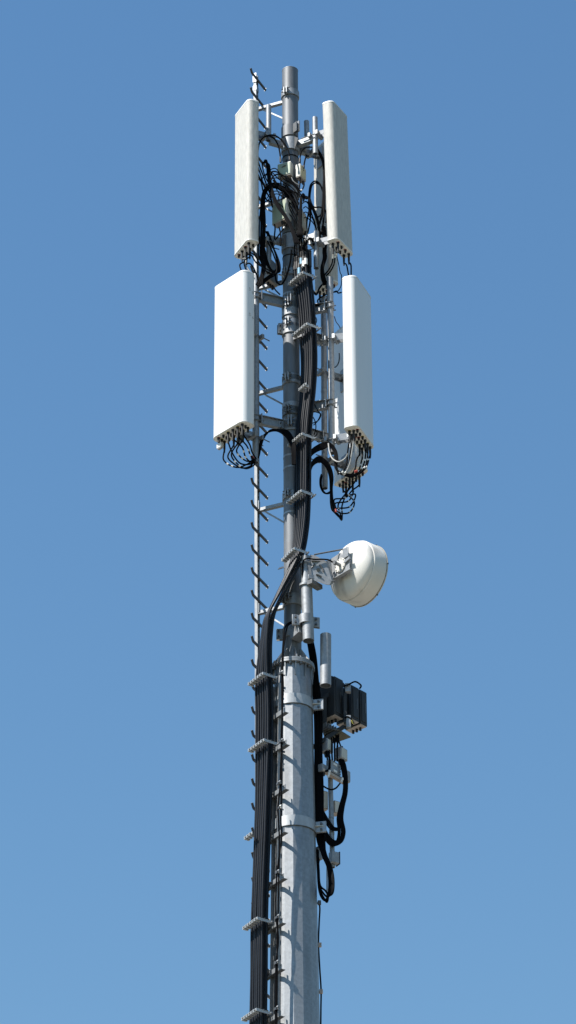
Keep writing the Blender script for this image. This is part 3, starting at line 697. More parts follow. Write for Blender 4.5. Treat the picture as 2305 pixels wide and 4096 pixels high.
for y in (440, 735):
    MB().band(Vector((dpa.x, dpa.y, zat(14, 210, y, -.3))), RDP, .022, .012, 32).build('u_bolt', M['galv'], db)
MB().bar(P(14, 260, 440, -.30), P(14, 285, 640, -.30), .02, .03, (1, 0, 0)).build('pipe_saddle', M['dark_steel'], db)
o = MB().tube(spline([P(11, 958, 560, -.2), P(14, 172, 900, -.22), P(14, 178, 700, -.27), P(14, 190, 420, -.32), P(14, 250, 393, -.335), P(14, 330, 405, -.33), P(14, 460, 405, -.32), P(14, 540, 415, -.32), P(14, 585, 440, -.32), P(14, 620, 455, -.325)], 7), .0085, 8).build('dish_cable', M['jumper'])
tag(o, 'black cable running up the dish pipe into the middle of the dish', 'cable')

# ------------------------------------------------------------------ radio units
def box_thing(name, near_top, near_bot, Y, az, wa, wb, label, cat, group, mats, bevel=.006):
    """near vertical edge at the given pixels; face 'a' looks along azimuth az and runs wa from the edge, face 'b' runs wb the other way"""
    T = P(0, *near_top, Y); Bq = P(0, *near_bot, Y)
    na = azv(az); da = Vector((math.cos(R(az)), math.sin(R(az)), 0)); nb = -da
    c = T + da * (wa / 2) - na * (wb / 2); H = T.z - Bq.z; c = Vector((c.x, c.y, Bq.z + H / 2))
    t = thing(name, Vector((c.x, c.y, Bq.z)), label, cat, group)
    MB().box(c, da * wa / 2, na * wb / 2, ZU * H / 2).build('housing', M[mats[0]], t, bevel=bevel)
    return t, c, da, na, H
rl = ['dark radio unit nearest the thick pipe stub', 'dark radio unit in the middle of the row of three', 'dark radio unit at the outer end of the row of three']
for k, (tx, ty, bx, by, Y, wa) in enumerate(((1338, 2703, 1339.5, 2856, .06, .140), (1406, 2738, 1414, 2873, .25, .122), (1441, 2757, 1445, 2893, .345, .108))):
    t, c, da, na, H = box_thing('radio_unit', (tx, ty), (bx, by), Y, 48, wa, .22, rl[k], 'radio unit', 'row of dark radio units on the mast', ('charcoal',), .008)
    MB().box(c + na * .112 + ZU * .0, da * (wa / 2 - .018), na * .006, ZU * (H / 2 - .03)).build('front_cover', M['charcoal'], t, bevel=.004)
    MB().box(c + na * .119 + ZU * .0 + da * .015, da * .006, na * .002, ZU * .06).build('front_recess', M['bolt'], t)
    MB().box(c - ZU * (H / 2 + .003), da * (wa / 2 - .006), na * .104, ZU * .003).build('underside', M['char_under'], t)
    fin = MB()
    for q in range(7): fin.box(c - da * (wa / 2 + .006) + na * (-.07 + .02 * q), da * .0065, na * .003, ZU * (H / 2 - .02))
    if k == 1: fin.build('cooling_fins', M['charcoal'], t)
    for q in range(3):
        pq = c - ZU * (H / 2 + .006) + na * (.05 - .05 * q) + da * .01
        MB().cyl(pq, pq - ZU * .035, .013, n=8).build('connector', M['boot'], t)
    top = MB()
    for q in range(5): top.box(c + ZU * (H / 2 + .01) + na * (.06 - .03 * q), da * (wa / 2 - .012), na * .006, ZU * .011)
    top.build('top_fins', M['charcoal'], t)
    MB().tube(spline([c + ZU * (H / 2 + .01) + na * .06, c + ZU * (H / 2 + .035) + na * .045 + da * .01, c + ZU * (H / 2 + .035) - na * .03 + da * .02, c + ZU * (H / 2 + .0) - na * .07 + da * .02], 5), .011, 8).build('carry_handle', M['boot'], t)
# frame that carries the units
fr = thing('equipment_rack', P(12, 560, 1100, .1), 'dirty steel frame and fins under the dark radio units', 'frame')
a = azv(43); d_ = Vector((math.cos(R(43)), math.sin(R(43)), 0))
q0 = P(12, 540, 1010, .02)
for k in range(6): MB().bar(q0 + d_ * (.035 * k) , q0 + d_ * (.035 * k) - a * .16, .006, .05, ZU).build('fin', M['dark_steel'], fr)
MB().prism([P(12, 480, 1060, .1), P(12, 760, 1100, .12), P(12, 950, 1220, .38), P(12, 700, 1310, .42), P(12, 500, 1240, .3)], (0, 0, -.012)).build('shelf_plate', M['murky'], fr)
MB().bar(P(12, 500, 560, .12), P(12, 505, 1000, .14), .05, .05, (1, 0, 0)).build('post', M['charcoal'], fr)
MB().bar(P(12, 860, 500, .12), P(12, 860, 1000, .14), .06, .03, (1, 0, 0)).build('post', M['charcoal'], fr)
for (y, w) in ((330, 'u'), (1050, 'l')):
    MB().bar(P(12, 300, y + 360, .1), P(12, 840, y, .16), .03, .04, ZU).build('cross_bar', M['charcoal'], fr)
MB().box(P(12, 905, 400, .10), (.03, 0, 0), (0, .03, 0), (0, 0, .05)).build('junction_block', M['galv'], fr, bevel=.004)
MB().box(P(12, 915, 970, .10), (.025, 0, 0), (0, .02, 0), (0, 0, .07)).build('connector_block', M['galv'], fr, bevel=.004)
o = MB().tube(spline([P(12, 850, 900, .07), P(12, 900, 885, .08), P(12, 960, 930, .09), P(12, 1000, 1000, .12)], 6), .01, 8).build('unit_lead', M['jumper']); tag(o, 'short black lead crossing low between the radio units', 'cable')
o = MB().tube(spline([P(12, 990, 1000, .09), P(12, 975, 960, .085), P(12, 965, 945, .09)], 5), .007, 8).build('ground_wire', M['tag_yellow']); tag(o, 'short yellow earth wire below the radio units', 'wire')
o = MB().tube(spline([P(12, 840, 360, .05), P(12, 920, 330, .06), P(12, 1020, 285, .1), P(12, 1100, 320, .2), P(12, 1130, 360, .26), P(12, 1105, 400, .3)], 6), .009, 8).build('unit_lead', M['jumper']); tag(o, 'black lead looping over the tops of the radio units', 'cable')
for k, (x0, y0, x1, y1) in enumerate(((720, 1200, 730, 1395), (745, 1190, 780, 1380), (660, 1230, 665, 1330), (700, 1200, 705, 1300))):
    o = MB().tube(spline([P(12, x0, y0, .2), P(12, x0 + 2, (y0 + y1) / 2, .17), P(12, x1, y1, .15)], 5), .0085, 8).build('unit_lead', M['jumper'])
    tag(o, ['straight black lead from the frame into the hanging white boxes', 'slanting black lead ending in the outer white box', 'short lead just beside the inner white box', 'short grey-black lead hidden between others under the frame'][k], 'cable')

for k in range(5):
    o = MB().tube(spline([P(12, 520 + 52 * k, 1200 + 16 * k, .16), P(12, 530 + 50 * k, 1270 + 14 * k, .15), P(12, 545 + 44 * k, 1370 + 10 * k, .14), P(12, 540 + 46 * k, 1500 + 8 * k, .13), P(12, 560 + 40 * k, 1640, .12)], 5), .009, 8).build('drop_lead', M['jumper'])
    tag(o, 'black lead dropping from the dark shelf among the small boxes, %s from the mast' % ['first', 'second', 'third', 'fourth', 'fifth'][k], 'cable', 'leads dropping from the radio shelf')
# small boxes hanging below the radio units
t1, c, da, na, H = box_thing('surge_box', (1309, 2950), (1310, 2998), .10, 52, .105, .10, 'small white box under the radio units nearest the mast', 'box', 'small white boxes under the radio units', ('box_shaded',), .006)
MB().box(c + na * .052, da * .044, na * .003, ZU * (H / 2 - .012)).build('lid', M['cream'], t1, bevel=.003)
MB().cyl(c - ZU * H / 2, c - ZU * (H / 2 + .05), .03, .02, n=12).build('cable_gland', M['boot'], t1)
t1, c, da, na, H = box_thing('surge_box', (1364, 2984), (1365, 3030), .18, 52, .115, .09, 'small white box under the radio units standing free against the sky', 'box', 'small white boxes under the radio units', ('box_shaded',), .006)
MB().box(c + na * .047, da * .048, na * .003, ZU * (H / 2 - .012)).build('lid', M['cream'], t1, bevel=.003)
MB().cyl(c - ZU * H / 2, c - ZU * (H / 2 + .06), .035, .022, n=12).build('cable_gland', M['boot'], t1)
MB().cyl(c + ZU * H / 2 + da * .02, c + ZU * (H / 2 + .04) + da * .02, .012, n=8).build('cable_gland', M['boot'], t1)
t1, c, da, na, H = box_thing('combiner_block', (1323, 3036), (1325, 3084), .08, 52, .15, .06, 'pale ribbed combiner block with two white stickers on a slanting bar', 'box', None, ('galv',), .004)
MB().box(c + na * .033 + ZU * H * .25, da * .03, na * .002, ZU * .012).build('sticker', M['tag_white'], t1)
MB().box(c + na * .033 - ZU * H * .3, da * .03, na * .002, ZU * .012).build('sticker', M['tag_white'], t1)
for k in range(4): MB().box(c + da * (.075 - .002) + na * .02 + ZU * (H * (.3 - .22 * k)), da * .012, na * .02, ZU * .01).build('tooth', M['galv'], t1)
MB().bar(P(13, 400, 960, .02), P(13, 990, 1290, .28), .05, .03, ZU).build('carrier_bar', M['char_under'], t1, bevel=.003)
MB().bar(P(13, 400, 930, .06), P(13, 990, 1250, .32), .05, .02, ZU).build('carrier_bar', M['dark_steel'], t1, bevel=.003)
for (x, y) in ((598, 1000), (585, 1060), (568, 1115), (905, 1185), (885, 1235)):
    q = P(13, x, y, .03 if x < 700 else .17); MB().cyl(q + ZU * .012, q - ZU * .012, .012, n=10).build('white_plug', M['tag_white'], t1)
t1, c, da, na, H = box_thing('splice_box', (1386, 3078), (1387, 3118), .27, 52, .07, .06, 'little grey splice box at the outer end of the slanting bar', 'box', None, ('galv',), .004)
MB().cyl(c + ZU * H / 2, c + ZU * (H / 2 + .03), .01, n=8).build('gland', M['boot'], t1)
MB().box(c - ZU * (H / 2 + .006), da * .03, na * .025, ZU * .006).build('underside', M['char_under'], t1)
t1, c, da, na, H = box_thing('splice_box', (1290, 3052), (1291, 3082), .0, 52, .10, .06, 'little pale splice box at the mast end of the slanting bar', 'box', None, ('galv',), .004)
MB().cyl(c - ZU * H / 2, c - ZU * (H / 2 + .03), .02, n=8).build('gland', M['boot'], t1)
t1, c, da, na, H = box_thing('grey_box', (1328, 3402), (1329, 3446), .12, 30, .09, .07, 'small dark grey box on the thin pipe beside the cable loops', 'box', None, ('galv',), .005)
MB().box(c + da * .048, da * .004, na * .038, ZU * (H / 2 + .008)).build('side_door', M['charcoal'], t1)
t1, c, da, na, H = box_thing('grey_box', (1272, 3384), (1273, 3430), .06, 40, .07, .08, 'small grey box half hidden by black cables close to the mast', 'box', None, ('galv',), .005)
MB().cyl(c - ZU * H / 2, c - ZU * (H / 2 + .06), .02, .012, n=8).build('gland', M['boot'], t1)
t1, c, da, na, H = box_thing('old_box', (1291, 3160), (1294, 3232), .22, 35, .07, .08, 'tall rusty beige box in shade behind the cables', 'box', None, ('char_under',), .005)
MB().box(c + na * .041, da * .03, na * .002, ZU * (H / 2 - .01)).build('lid', M['plate'], t1)
t1, c, da, na, H = box_thing('old_box', (1338, 3200), (1339, 3250), .26, 35, .07, .08, 'brown box in shade between thin pipe and thick cables', 'box', None, ('char_under',), .005)
MB().box(c + na * .041, da * .028, na * .002, ZU * (H / 2 - .01)).build('lid', M['plate'], t1)
tp_, _, _ = mount_pipe('thin_pipe', P(13, 610, 1000, .2), P(0, 1331, 3470, .2), 10.2 / PPM(3200), 'slim vertical pipe carrying small boxes beside the mast', group=None, straps=(.35, .52))
o = MB().cyl(P(10, 520, 1330, .2), P(10, 520, 2350, .2), .008, n=8).build('slim_rod', M['bright']); tag(o, 'thin bright rod hanging inside the long black cable loop', 'rod')

# ------------------------------------------------------------------ black cables on the shaded side of the mast
def cable(pts, r, label, group=None, name='cable', mt='jumper', k=7, cat='cable'):
    o = MB().tube(spline([P(*a) if not isinstance(a, Vector) else a for a in pts], k), r, 8).build(name, M[mt]); return tag(o, label, cat, group)
n_ = ['first', 'second', 'third', 'fourth', 'fifth', 'sixth', 'seventh', 'eighth']
for i in range(6):
    o_ = i * 5.6; j1, j2, j3 = rnd.uniform(-4, 4), rnd.uniform(-8, 8), rnd.uniform(-12, 12)
    cable([(0, 1180 + 14 * i * .6, 2480, .11), (0, 1222 + o_ * .8, 2540, .09), (0, 1240 + o_ * .8, 2620, .06), (0, 1250 + o_ * .8, 2720, .05), (0, 1259 + o_, 2860, .045 + .01 * (i % 2)), (0, 1260 + o_ + j1 * .4, 3000, .045), (0, 1262 + o_ - j1 * .4, 3150, .045), (0, 1265 + o_, 3290, .045), (0, 1270 + o_, 3360, .05)] +
          ([(0, 1289 + i * 4 + j1, 3422, .0), (0, 1309 + i * 4 + j1, 3470, -.02), (0, 1314 + i * 5 + j1, 3530, -.02 - .012 * i), (0, 1312 + i * 4.4 + j1, 3575 + j3 * .5, -.02 - .012 * i), (0, 1302 + i * 3 + j2 * .5, 3608 - i * 5 + j3, -.01), (0, 1288 + i * 1.5 + j2, 3596 - i * 7 + j3, .02), (0, 1277 + i * 1.3, 3560 - i * 4, .04), (0, 1271 + i * 1.2, 3480, .06), (0, 1268 + i, 3400, .07)] if i < 5 else [(0, 1300, 3400, .1)]),
          .0105, 'long black cable on the shaded mast side with a hanging loop, %s from the mast' % n_[i], 'cables on the shaded side of the mast', 'mast_cable')
for i in range(5):
    e = i * 4.2 + rnd.uniform(-1.5, 1.5)
    cable([(13, 830 + 22 * i, 720, .22), (0, 1364 + e, 3060, .20), (0, 1375 + e * .8, 3120, .2), (0, 1374 + e * .8, 3170, .2), (0, 1358 + e, 3230, .19), (0, 1350 + e * 1.2, 3275, .18), (0, 1354 + e * 1.5, 3330, .18), (0, 1345 + e * 1.2, 3365 + i, .17), (0, 1328, 3358 + i * 6, .15), (0, 1308 - i, 3332 + i * 7, .11), (0, 1292, 3296 + i * 9, .08)],
          .011, 'thick black cable in the bundle falling from the outer white box, %s one' % n_[i], 'thick cables looping below the white boxes', 'drop_cable')
for i in range(4):
    cable([(0, 1285, 3225 + i * 9, .05), (0, 1300, 3255 + i * 10, .08), (0, 1318, 3285 + i * 9, .12), (0, 1338, 3310 + i * 4, .16), (0, 1356, 3312 + i * 3, .18)], .0075, 'thin black cable slanting from the mast to the thick drop cables, %s from above' % n_[i], 'thin cables slanting beside the mast', 'slant_cable')
cable([(13, 560, 520, .1), (13, 590, 640, .06), (13, 600, 800, .05), (13, 575, 960, .04), (13, 480, 1000, .03)], .012, 'thick black lead below the inner white box', None, 'drop_cable')
cable([(13, 400, 1320, .06), (13, 500, 1390, .08), (13, 620, 1440, .1), (13, 740, 1410, .14), (13, 850, 1290, .2)], .009, 'black lead sagging across the slim pipe', None, 'slant_cable')
cable([(9, 975, 380, .06), (9, 985, 430, .06), (9, 978, 600, .06), (9, 970, 850, .06), (9, 985, 1150, .06), (9, 1000, 1400, .06), (9, 998, 1600, .06), (9, 995, 1900, .06)], .0085, 'single thin black cable down the shaded edge of the mast', None, 'thin_cable')
for k, (x, y) in enumerate(((985, 870), (1000, 1410), (980, 380))):
    q = P(9, x, y, .05)
    t = thing('cable_clip', q, ['small rusty clip on the single thin cable, upper one', 'small rusty clip on the single thin cable, lower one', 'dark clip under the long hanging loop'][k], 'clip', 'clips on the single thin cable')
    MB().box(q, (.018, 0, 0), (0, .016, 0), (0, 0, .022)).build('clip_body', M['char_under'] if k < 2 else M['bolt'], t, bevel=.004)
    MB().box(q + Vector((-.022, .01, 0)), (.016, 0, 0), (0, .004, 0), (0, 0, .008)).build('clip_foot', M['galv'], t)

# ------------------------------------------------------------------ boxes on the pole
def tma(nt, nb, Y, az, wa, wb, label, face, scrib=None):
    t, c, da, na, H = box_thing('amplifier_box', nt, nb, Y, az, wa, wb, label, 'box', 'cream amplifier boxes on the pole', ('cream',), .004)
    return t, c, da, na, H
def finish_tma(t, c, da, na, H, wa, wb, fdir, fmat, up=True):
    MB().box(c + fdir[0] * fdir[1], fdir[2] * fdir[3], fdir[0] * .003, ZU * (H / 2 - .008)).build('face_plate', M[fmat], t, bevel=.002)
    lid = MB(); lid.box(c + ZU * (H / 2 + .004), da * (wa / 2 - .004), na * (wb / 2 - .004), ZU * .004); lid.build('top_lid', M['cap'], t)
    lid = MB(); lid.box(c - ZU * (H / 2 + .004), da * (wa / 2 - .004), na * (wb / 2 - .004), ZU * .004); lid.build('bottom_lid', M['char_under'], t)
    for k in (-1, 1):
        for s in (-1, 1):
            q = c + da * (wa * .3 * k) + ZU * (s * (H / 2 + .008)) + na * wb * .15
            MB().cyl(q, q + ZU * (.04 * s), .016, .011, n=10).build('connector', M['boot'], t)
# box 1: broad face turned to the lit side, near edge at the right
Tz = tma((1163, 645), (1163, 694), -.20, 66, .075, .165, 'pale green faced box with pen scribble, highest on the pole', 'green'); finish_tma(*Tz, .075, .165, (-Tz[2], .0395, Tz[3], .075), 'green')
t, c, da, na, H = Tz; o_ = c - da * .044
mb = MB(); s_ = lambda a, b: o_ + na * a + ZU * b
for st in (((-.035, -.0), (-.01, .006), (.012, .014)), ((-.02, -.008), (.0, .0), (.02, .002)), ((-.002, .022), (.012, .012), (.006, -.002)), ((.012, .012), (.03, .012), (.024, .0))): mb.tube([s_(a, b + .03) for a, b in st], .0028, 5)
mb.build('pen_mark', M['ink'], t)
Tz = tma((1202, 655), (1202, 702), -.19, 62, .135, .065, 'cream box with yellowish face and pen mark, next to the green box', 'yellow'); finish_tma(*Tz, .135, .065, (Tz[3], .0345, Tz[2], .06), 'yellow')
t, c, da, na, H = Tz
MB().tube([c + na * .039 + da * a + ZU * b for a, b in ((-.01, .03), (.0, .045), (.002, .02), (.012, .03))], .0028, 5).build('pen_mark', M['ink'], t)
Tz = tma((1145, 792), (1145, 870), -.24, 48, .09, .215, 'large pale green box lower on the pole with cables crossing it', 'green'); finish_tma(*Tz, .09, .215, (-Tz[2], .047, Tz[3], .1), 'green')
t, c, da, na, H = Tz
MB().box(c - ZU * (H / 2 + .0095) + na * .03, da * .014, na * .02, ZU * .0015).build('label_hole', M['bolt'], t)
Tz = tma((1211, 842), (1211, 905), -.1, 70, .17, .07, 'narrow cream box edge beside the bundle of thin jumpers', 'cream'); finish_tma(*Tz, .17, .07, (Tz[3], .037, Tz[2], .07), 'cream')
t, c, da, na, H = box_thing('hanging_box', (1079, 1026), (1075, 1112), -.05, 60, .20, .10, 'shaded grey box hanging behind jumper loops left of the pole', 'box', None, ('galv',), .02)
MB().box(c - ZU * (H / 2 + .004), da * .085, na * .04, ZU * .004).build('underside', M['char_under'], t)
for k in range(3): MB().cyl(c - ZU * (H / 2 + .008) + da * (-.05 + .05 * k), c - ZU * (H / 2 + .05) + da * (-.05 + .05 * k), .014, n=8).build('connector', M['boot'], t)
# black cable ties round the pole
for k, (z, x, y) in enumerate(((15, 450, 1080), (16, 430, 470), (11, 830, 910))):
    o = MB().band((0, 0, zat(z, x, y, -RP)), RP + .001, .012, .004).build('cable_tie', M['jumper']); tag(o, ['black tie round the pole above the green box', 'black tie round the pole beside the feeder tops', 'black tie round the pole above the flange'][k], 'tie', 'ties round the pole')

# ------------------------------------------------------------------ jumper cables
RJ = .0085
def boot(o, p, q, r=.013, mt='boot'):
    MB().tube([Vector(p), Vector(p) + (Vector(q) - Vector(p)) * .45, Vector(q)], [r, r * .95, r * .6], 8).build('boot', M[mt], o)
def jumper(pts, label, group, r=RJ, head=None, tape=None, mt='jumper', k=7, tail_boot=False):
    L = [P(*a) if not isinstance(a, Vector) else a for a in pts]
    if head is not None: L = [head, head - ZU * .05] + L
    sp = spline(L, k)
    o = MB().tube(sp, r, 8).build('jumper_cable', M[mt])
    tag(o, label, 'cable', group)
    if head is not None: boot(o, head + ZU * .012, head - ZU * .085)
    if tail_boot: boot(o, sp[-1], sp[-6])
    if tape:
        for (s, mt_) in tape:
            i = int(len(sp) * s); a, b = sp[i], sp[min(i + 1, len(sp) - 1)]
            d = (b - a).normalized(); MB().cyl(a - d * .012, a + d * .012, r + .0018, n=10).build('tape_band', M[mt_], o)
    return o
def hd(pn, key):
    for k in pn['heads']:
        if k.startswith(key): return pn['heads'][k]
# under the wide sunlit panel
gC = 'jumpers hanging under the wide sunlit panel'
ends = [(5, 385, 488), (5, 400, 480), (5, 395, 500), (5, 410, 492), (5, 405, 470), (5, 388, 476), (5, 412, 482), (5, 415, 470)]
tw = [(.34, 'tag_white'), (.42, 'tag_white')]
JC = [('00', [(5, 150, 480), (5, 200, 525), (5, 270, 543), (5, 335, 520)]), ('02', [(5, 185, 460), (5, 240, 518), (5, 300, 548), (5, 370, 530)]), ('03', [(5, 213, 440), (5, 262, 515), (5, 330, 553), (5, 400, 520)]),
      ('22', [(5, 228, 440), (5, 282, 508), (5, 345, 520)]), ('04', [(5, 255, 410), (5, 300, 470), (5, 350, 495)]), ('23', [(5, 300, 380), (5, 328, 460), (5, 370, 500)]), ('24', [(5, 338, 370), (5, 365, 440), (5, 395, 480)]), ('25', [(5, 362, 360), (5, 380, 420), (5, 405, 460)])]
for i, (key, mid) in enumerate(JC):
    h = hd(pC, key); y0 = h.y
    pts = [(z, x, y, y0 + (-.18 - y0) * (j + 1) / (len(mid) + 1)) for j, (z, x, y) in enumerate(mid)] + [(*ends[i], -.18), (5, 432 + i, 440 - 4 * i, -.17), (5, 448 + i, 380, -.16)]
    jumper(pts, 'black jumper hanging under the wide sunlit panel, %s along from its outer end' % n_[i], gC, head=h, tape=tw if i % 2 == 0 or i == 5 else None)
for i in range(5):
    e = i * 7
    jumper([(5, 372 + e, 505 - e, -.19), (5, 415 + e * .5, 490 - e, -.175), (5, 437 + e * .3, 430 - e, -.165), (5, 445 + e * .8, 350 - e, -.16), (5, 475 + e * .9, 285 - e * .6, -.15), (5, 520 + e * .5, 255 - e * .5, -.15), (5, 575 + e * .3, 248 - e * .3, -.16), (5, 632 + e, 275 - e, -.18), (5, 675 + e, 325 - e, -.22), (5, 700 + e, 390 - e, -.26), (5, 706 + e * .8, 520, -.27)],
           'black jumper arching from the sunlit panel over to the feeders, %s in its bunch' % n_[i], 'arched bunch of jumpers beside the ladder', r=.010)
t5 = MB().cyl(P(5, 378, 455, -.26), P(5, 395, 470, -.25), .012, n=8).build('cable_tag', M['tag_red']); tag(t5, 'small red tag among the jumpers under the sunlit panel', 'tag')
q = pC['w2'](-.40 * pC['W'], .0, -.066)
t5 = thing('tilt_motor', q, 'small pale box plugged under the outer end of the sunlit panel', 'box')
MB().box(q, pC['w'] * .038, pC['n'] * .02, ZU * .03).build('case', M['cap'], t5, bevel=.005)
MB().box(q - ZU * .032, pC['w'] * .03, pC['n'] * .016, ZU * .006).build('base', M['grey_cable'], t5)
# under the shaded panel
gD = 'jumpers hanging under the shaded white panel'
JD = [('00', [(5, 1150, 420), (5, 1142, 520), (5, 1105, 585)], 0), ('01', [(5, 1168, 450), (5, 1152, 550), (5, 1115, 600)], 1), ('10', [(5, 1182, 440), (5, 1165, 520), (5, 1125, 590)], 2), ('04', [(5, 1223, 480), (5, 1203, 570), (5, 1150, 612)], 3),
      ('05', [(5, 1262, 490), (5, 1233, 575), (5, 1165, 618)], 4), ('23', [(5, 1295, 440), (5, 1265, 550), (5, 1185, 618)], 5), ('24', [(5, 1312, 440), (5, 1285, 545), (5, 1200, 612)], 6), ('25', [(5, 1326, 450), (5, 1300, 540), (5, 1225, 600)], 7)]
for i, (key, mid, _) in enumerate(JD):
    h = hd(pD, key); y0 = h.y
    pts = [(z, x, y, y0 + (-.25 - y0) * (j + 1) / (len(mid) + 1)) for j, (z, x, y) in enumerate(mid)] + [(5, 1085 - i * 2, 590 - i * 3, -.25), (5, 1062 - i, 540 - i * 4, -.25), (5, 1055, 460, -.24)]
    jumper(pts, ('grey' if i == 2 else 'black') + ' jumper hanging under the shaded white panel, %s along from its pipe' % n_[i], gD, head=h, tape=tw if i > 3 else [(.55, 'tag_white')], mt='grey_cable' if i == 2 else 'jumper')
for i in range(6):
    e = i * 8
    jumper([(5, 1075, 600 - e * .4, -.25), (5, 1062 - e * .3, 540, -.25), (5, 1068 - e * .5, 460, -.24), (5, 1050 - e * .4, 395 + e * .2, -.23), (5, 1010 - e * .2, 350 + e * .6, -.23), (5, 960, 345 + e * 1.1, -.23), (5, 900 - e * .1, 372 + e * 1.1, -.24), (5, 855 - e * .1, 410 + e * 1.1, -.26), (5, 838 - e * .3, 470 + e, -.28)],
           'black jumper of the upper arch between feeders and pipes, %s from above' % n_[i], 'upper arch of jumpers beside the feeders', r=.0095)
for i in range(6):
    e = i * 8
    jumper([(5, 1105 - e * .8, 960 - e, -.1), (5, 1060 - e * .8, 920 - e * .8, -.1), (5, 1035 - e * .5, 840, -.11), (5, 1024 - e * .3, 720, -.13), (5, 1030 - e * .6, 620, -.16), (5, 1010 - e * .7, 540 + e * .2, -.19), (5, 970 - e * .5, 485 + e * .6, -.21), (5, 920, 458 + e, -.22), (5, 880 - e * .2, 480 + e * 1.1, -.24), (5, 850, 530 + e, -.26), (5, 838, 590 + e, -.28)],
           'black jumper of the lower arch hanging into the lowest loop, %s from outside' % n_[i], 'lower arch of jumpers beside the feeders', r=.0095)
gE = 'jumpers hanging in the lowest loops under the hidden white panel'
JE = [('00', [(5, 1075, 840), (5, 1085, 900), (5, 1100, 955)]), ('02', [(5, 1105, 850), (5, 1106, 920), (5, 1102, 968)]), ('21', [(5, 1185, 730), (5, 1130, 790), (5, 1045, 800)]), ('23', [(5, 1196, 740), (5, 1155, 815), (5, 1055, 830)]), ('25', [(5, 1212, 760), (5, 1165, 860), (5, 1070, 872)]), ('04', [(5, 1203, 820), (5, 1165, 905), (5, 1095, 912)])]
for i, (key, mid) in enumerate(JE):
    h = hd(pE, key); y0 = h.y
    pts = [(z, x, y, y0 + (.0 - y0) * (j + 1) / (len(mid) + 1)) for j, (z, x, y) in enumerate(mid)] + [(5, 1060 - i * 3 if i > 1 else 1080, 860 + i * 4 if i > 1 else 940, -.05)]
    jumper(pts, 'black jumper under the hidden white panel, %s of six in the lowest loops' % n_[i], gE, head=h, tape=[(.5, 'tag_white'), (.6, 'tag_white')])
jumper([(5, 995, 350, -.24), (5, 1005, 420, -.25), (5, 1030, 475, -.27), (5, 1080, 498, -.3), (5, 1130, 470, -.32), (5, 1152, 430, -.35)], 'pale grey cable sagging in front of the pipe pair', None, mt='grey_cable')
jumper([(5, 938, 600, .12), (5, 928, 640, .1), (5, 932, 700, .1), (5, 960, 748, .1), (5, 1000, 752, .08), (5, 1020, 715, .0)], 'black cable hooked round the open pipe end', None)
jumper([(5, 945, 610, .12), (5, 935, 660, .1), (5, 945, 715, .1), (5, 975, 752, .1), (5, 1015, 735, .05)], 'second black cable hooked round the open pipe end, slightly higher', None)
t5 = MB().cyl(P(5, 1205, 578, -.3), P(5, 1228, 570, -.3), .013, n=8).build('cable_tag', M['tag_red']); tag(t5, 'small orange red tag on the jumpers under the shaded panel', 'tag')
t5 = MB().cyl(P(5, 1052, 880, -.13), P(5, 1056, 900, -.13), .013, n=8).build('cable_tag', M['tag_red']); tag(t5, 'small red tag in the lowest jumper loop', 'tag')

# upper level: under the sunlit weathered panel
gA = 'jumpers under the sunlit weathered panel'
JA = [('01', [(2, 158, 1390), (2, 164, 1440), (2, 190, 1490)]), ('02', [(2, 203, 1350), (2, 212, 1430), (2, 240, 1480)]), ('11', [(2, 212, 1330), (2, 222, 1410), (2, 260, 1470)]),
      ('12', [(2, 265, 1290), (2, 325, 1375), (2, 430, 1440), (2, 520, 1478), (2, 565, 1470), (2, 570, 1400), (2, 530, 1280), (2, 480, 1180)]), ('13', [(2, 310, 1300), (2, 365, 1390), (2, 440, 1470), (2, 520, 1490), (2, 540, 1420), (2, 500, 1280), (2, 440, 1150)])]
for i, (key, mid) in enumerate(JA):
    h = hd(pA, key); y0 = h.y
    pts = [(z, x, y, y0 + (-.22 - y0) * (j + 1) / len(mid)) for j, (z, x, y) in enumerate(mid)]
    jumper(pts, 'black jumper plugged under the sunlit weathered panel, %s along' % n_[i], gA, head=h, mt='grey_cable' if i == 2 else 'jumper')
jumper([(2, 215, 1395, -.42), (2, 250, 1380, -.42), (2, 290, 1415, -.4), (2, 320, 1480, -.36), (3, 432, 460, -.32), (3, 440, 500, -.28)], 'black jumper looping over the top of the wide sunlit panel', gA)
# vertical bunch beside that panel
for i in range(6):
    e = (i - 2.5) * 11.5 + rnd.uniform(-3, 3)
    pts = [(3, 450 + e * .9, 545 - abs(e) * .3, -.2), (3, 470 + e * .5, 480, -.2), (3, 488 + e * .5, 380, -.2), (2, 380 + e, 1290, -.2), (2, 385 + e, 1150, -.2), (2, 390 + e, 950, -.2), (2, 392 + e * .7, 800, -.2), (2, 398 + e * .6, 700, -.2), (2, 420 + e * .4, 630 + e * .5, -.19), (2, 465, 585 + e * .7, -.18), (2, 530, 580 + e * .8, -.17), (2, 600, 615 + e, -.17), (2, 680, 690 + e * 1.3, -.17), (2, 735, 790 + e, -.18), (2, 762, 880, -.19)]
    jumper(pts, 'black jumper in the hanging bunch beside the ladder, %s across' % n_[i], 'vertical bunch of jumpers beside the ladder', r=.0075 + .001 * (i % 2))
for i in range(4):
    e = i * 13
    jumper([(2, 372 + e * .7, 1180, -.16), (2, 385 + e * .8, 1250, -.16), (2, 400 + e, 1350, -.16), (3, 520 + e, 380 + e, -.16), (3, 560 + e, 430, -.15), (3, 590 + e * .6, 440 - e * .3, -.15), (3, 603 + e * .3, 390, -.15), (3, 590, 300, -.15), (3, 540 + e * .3, 170, -.16), (2, 425 + e * .5, 1050, -.18)],
           'black jumper looping under the pipe stub below the green boxes, %s across' % n_[i], 'loops of jumpers under the shaded pipe stub')
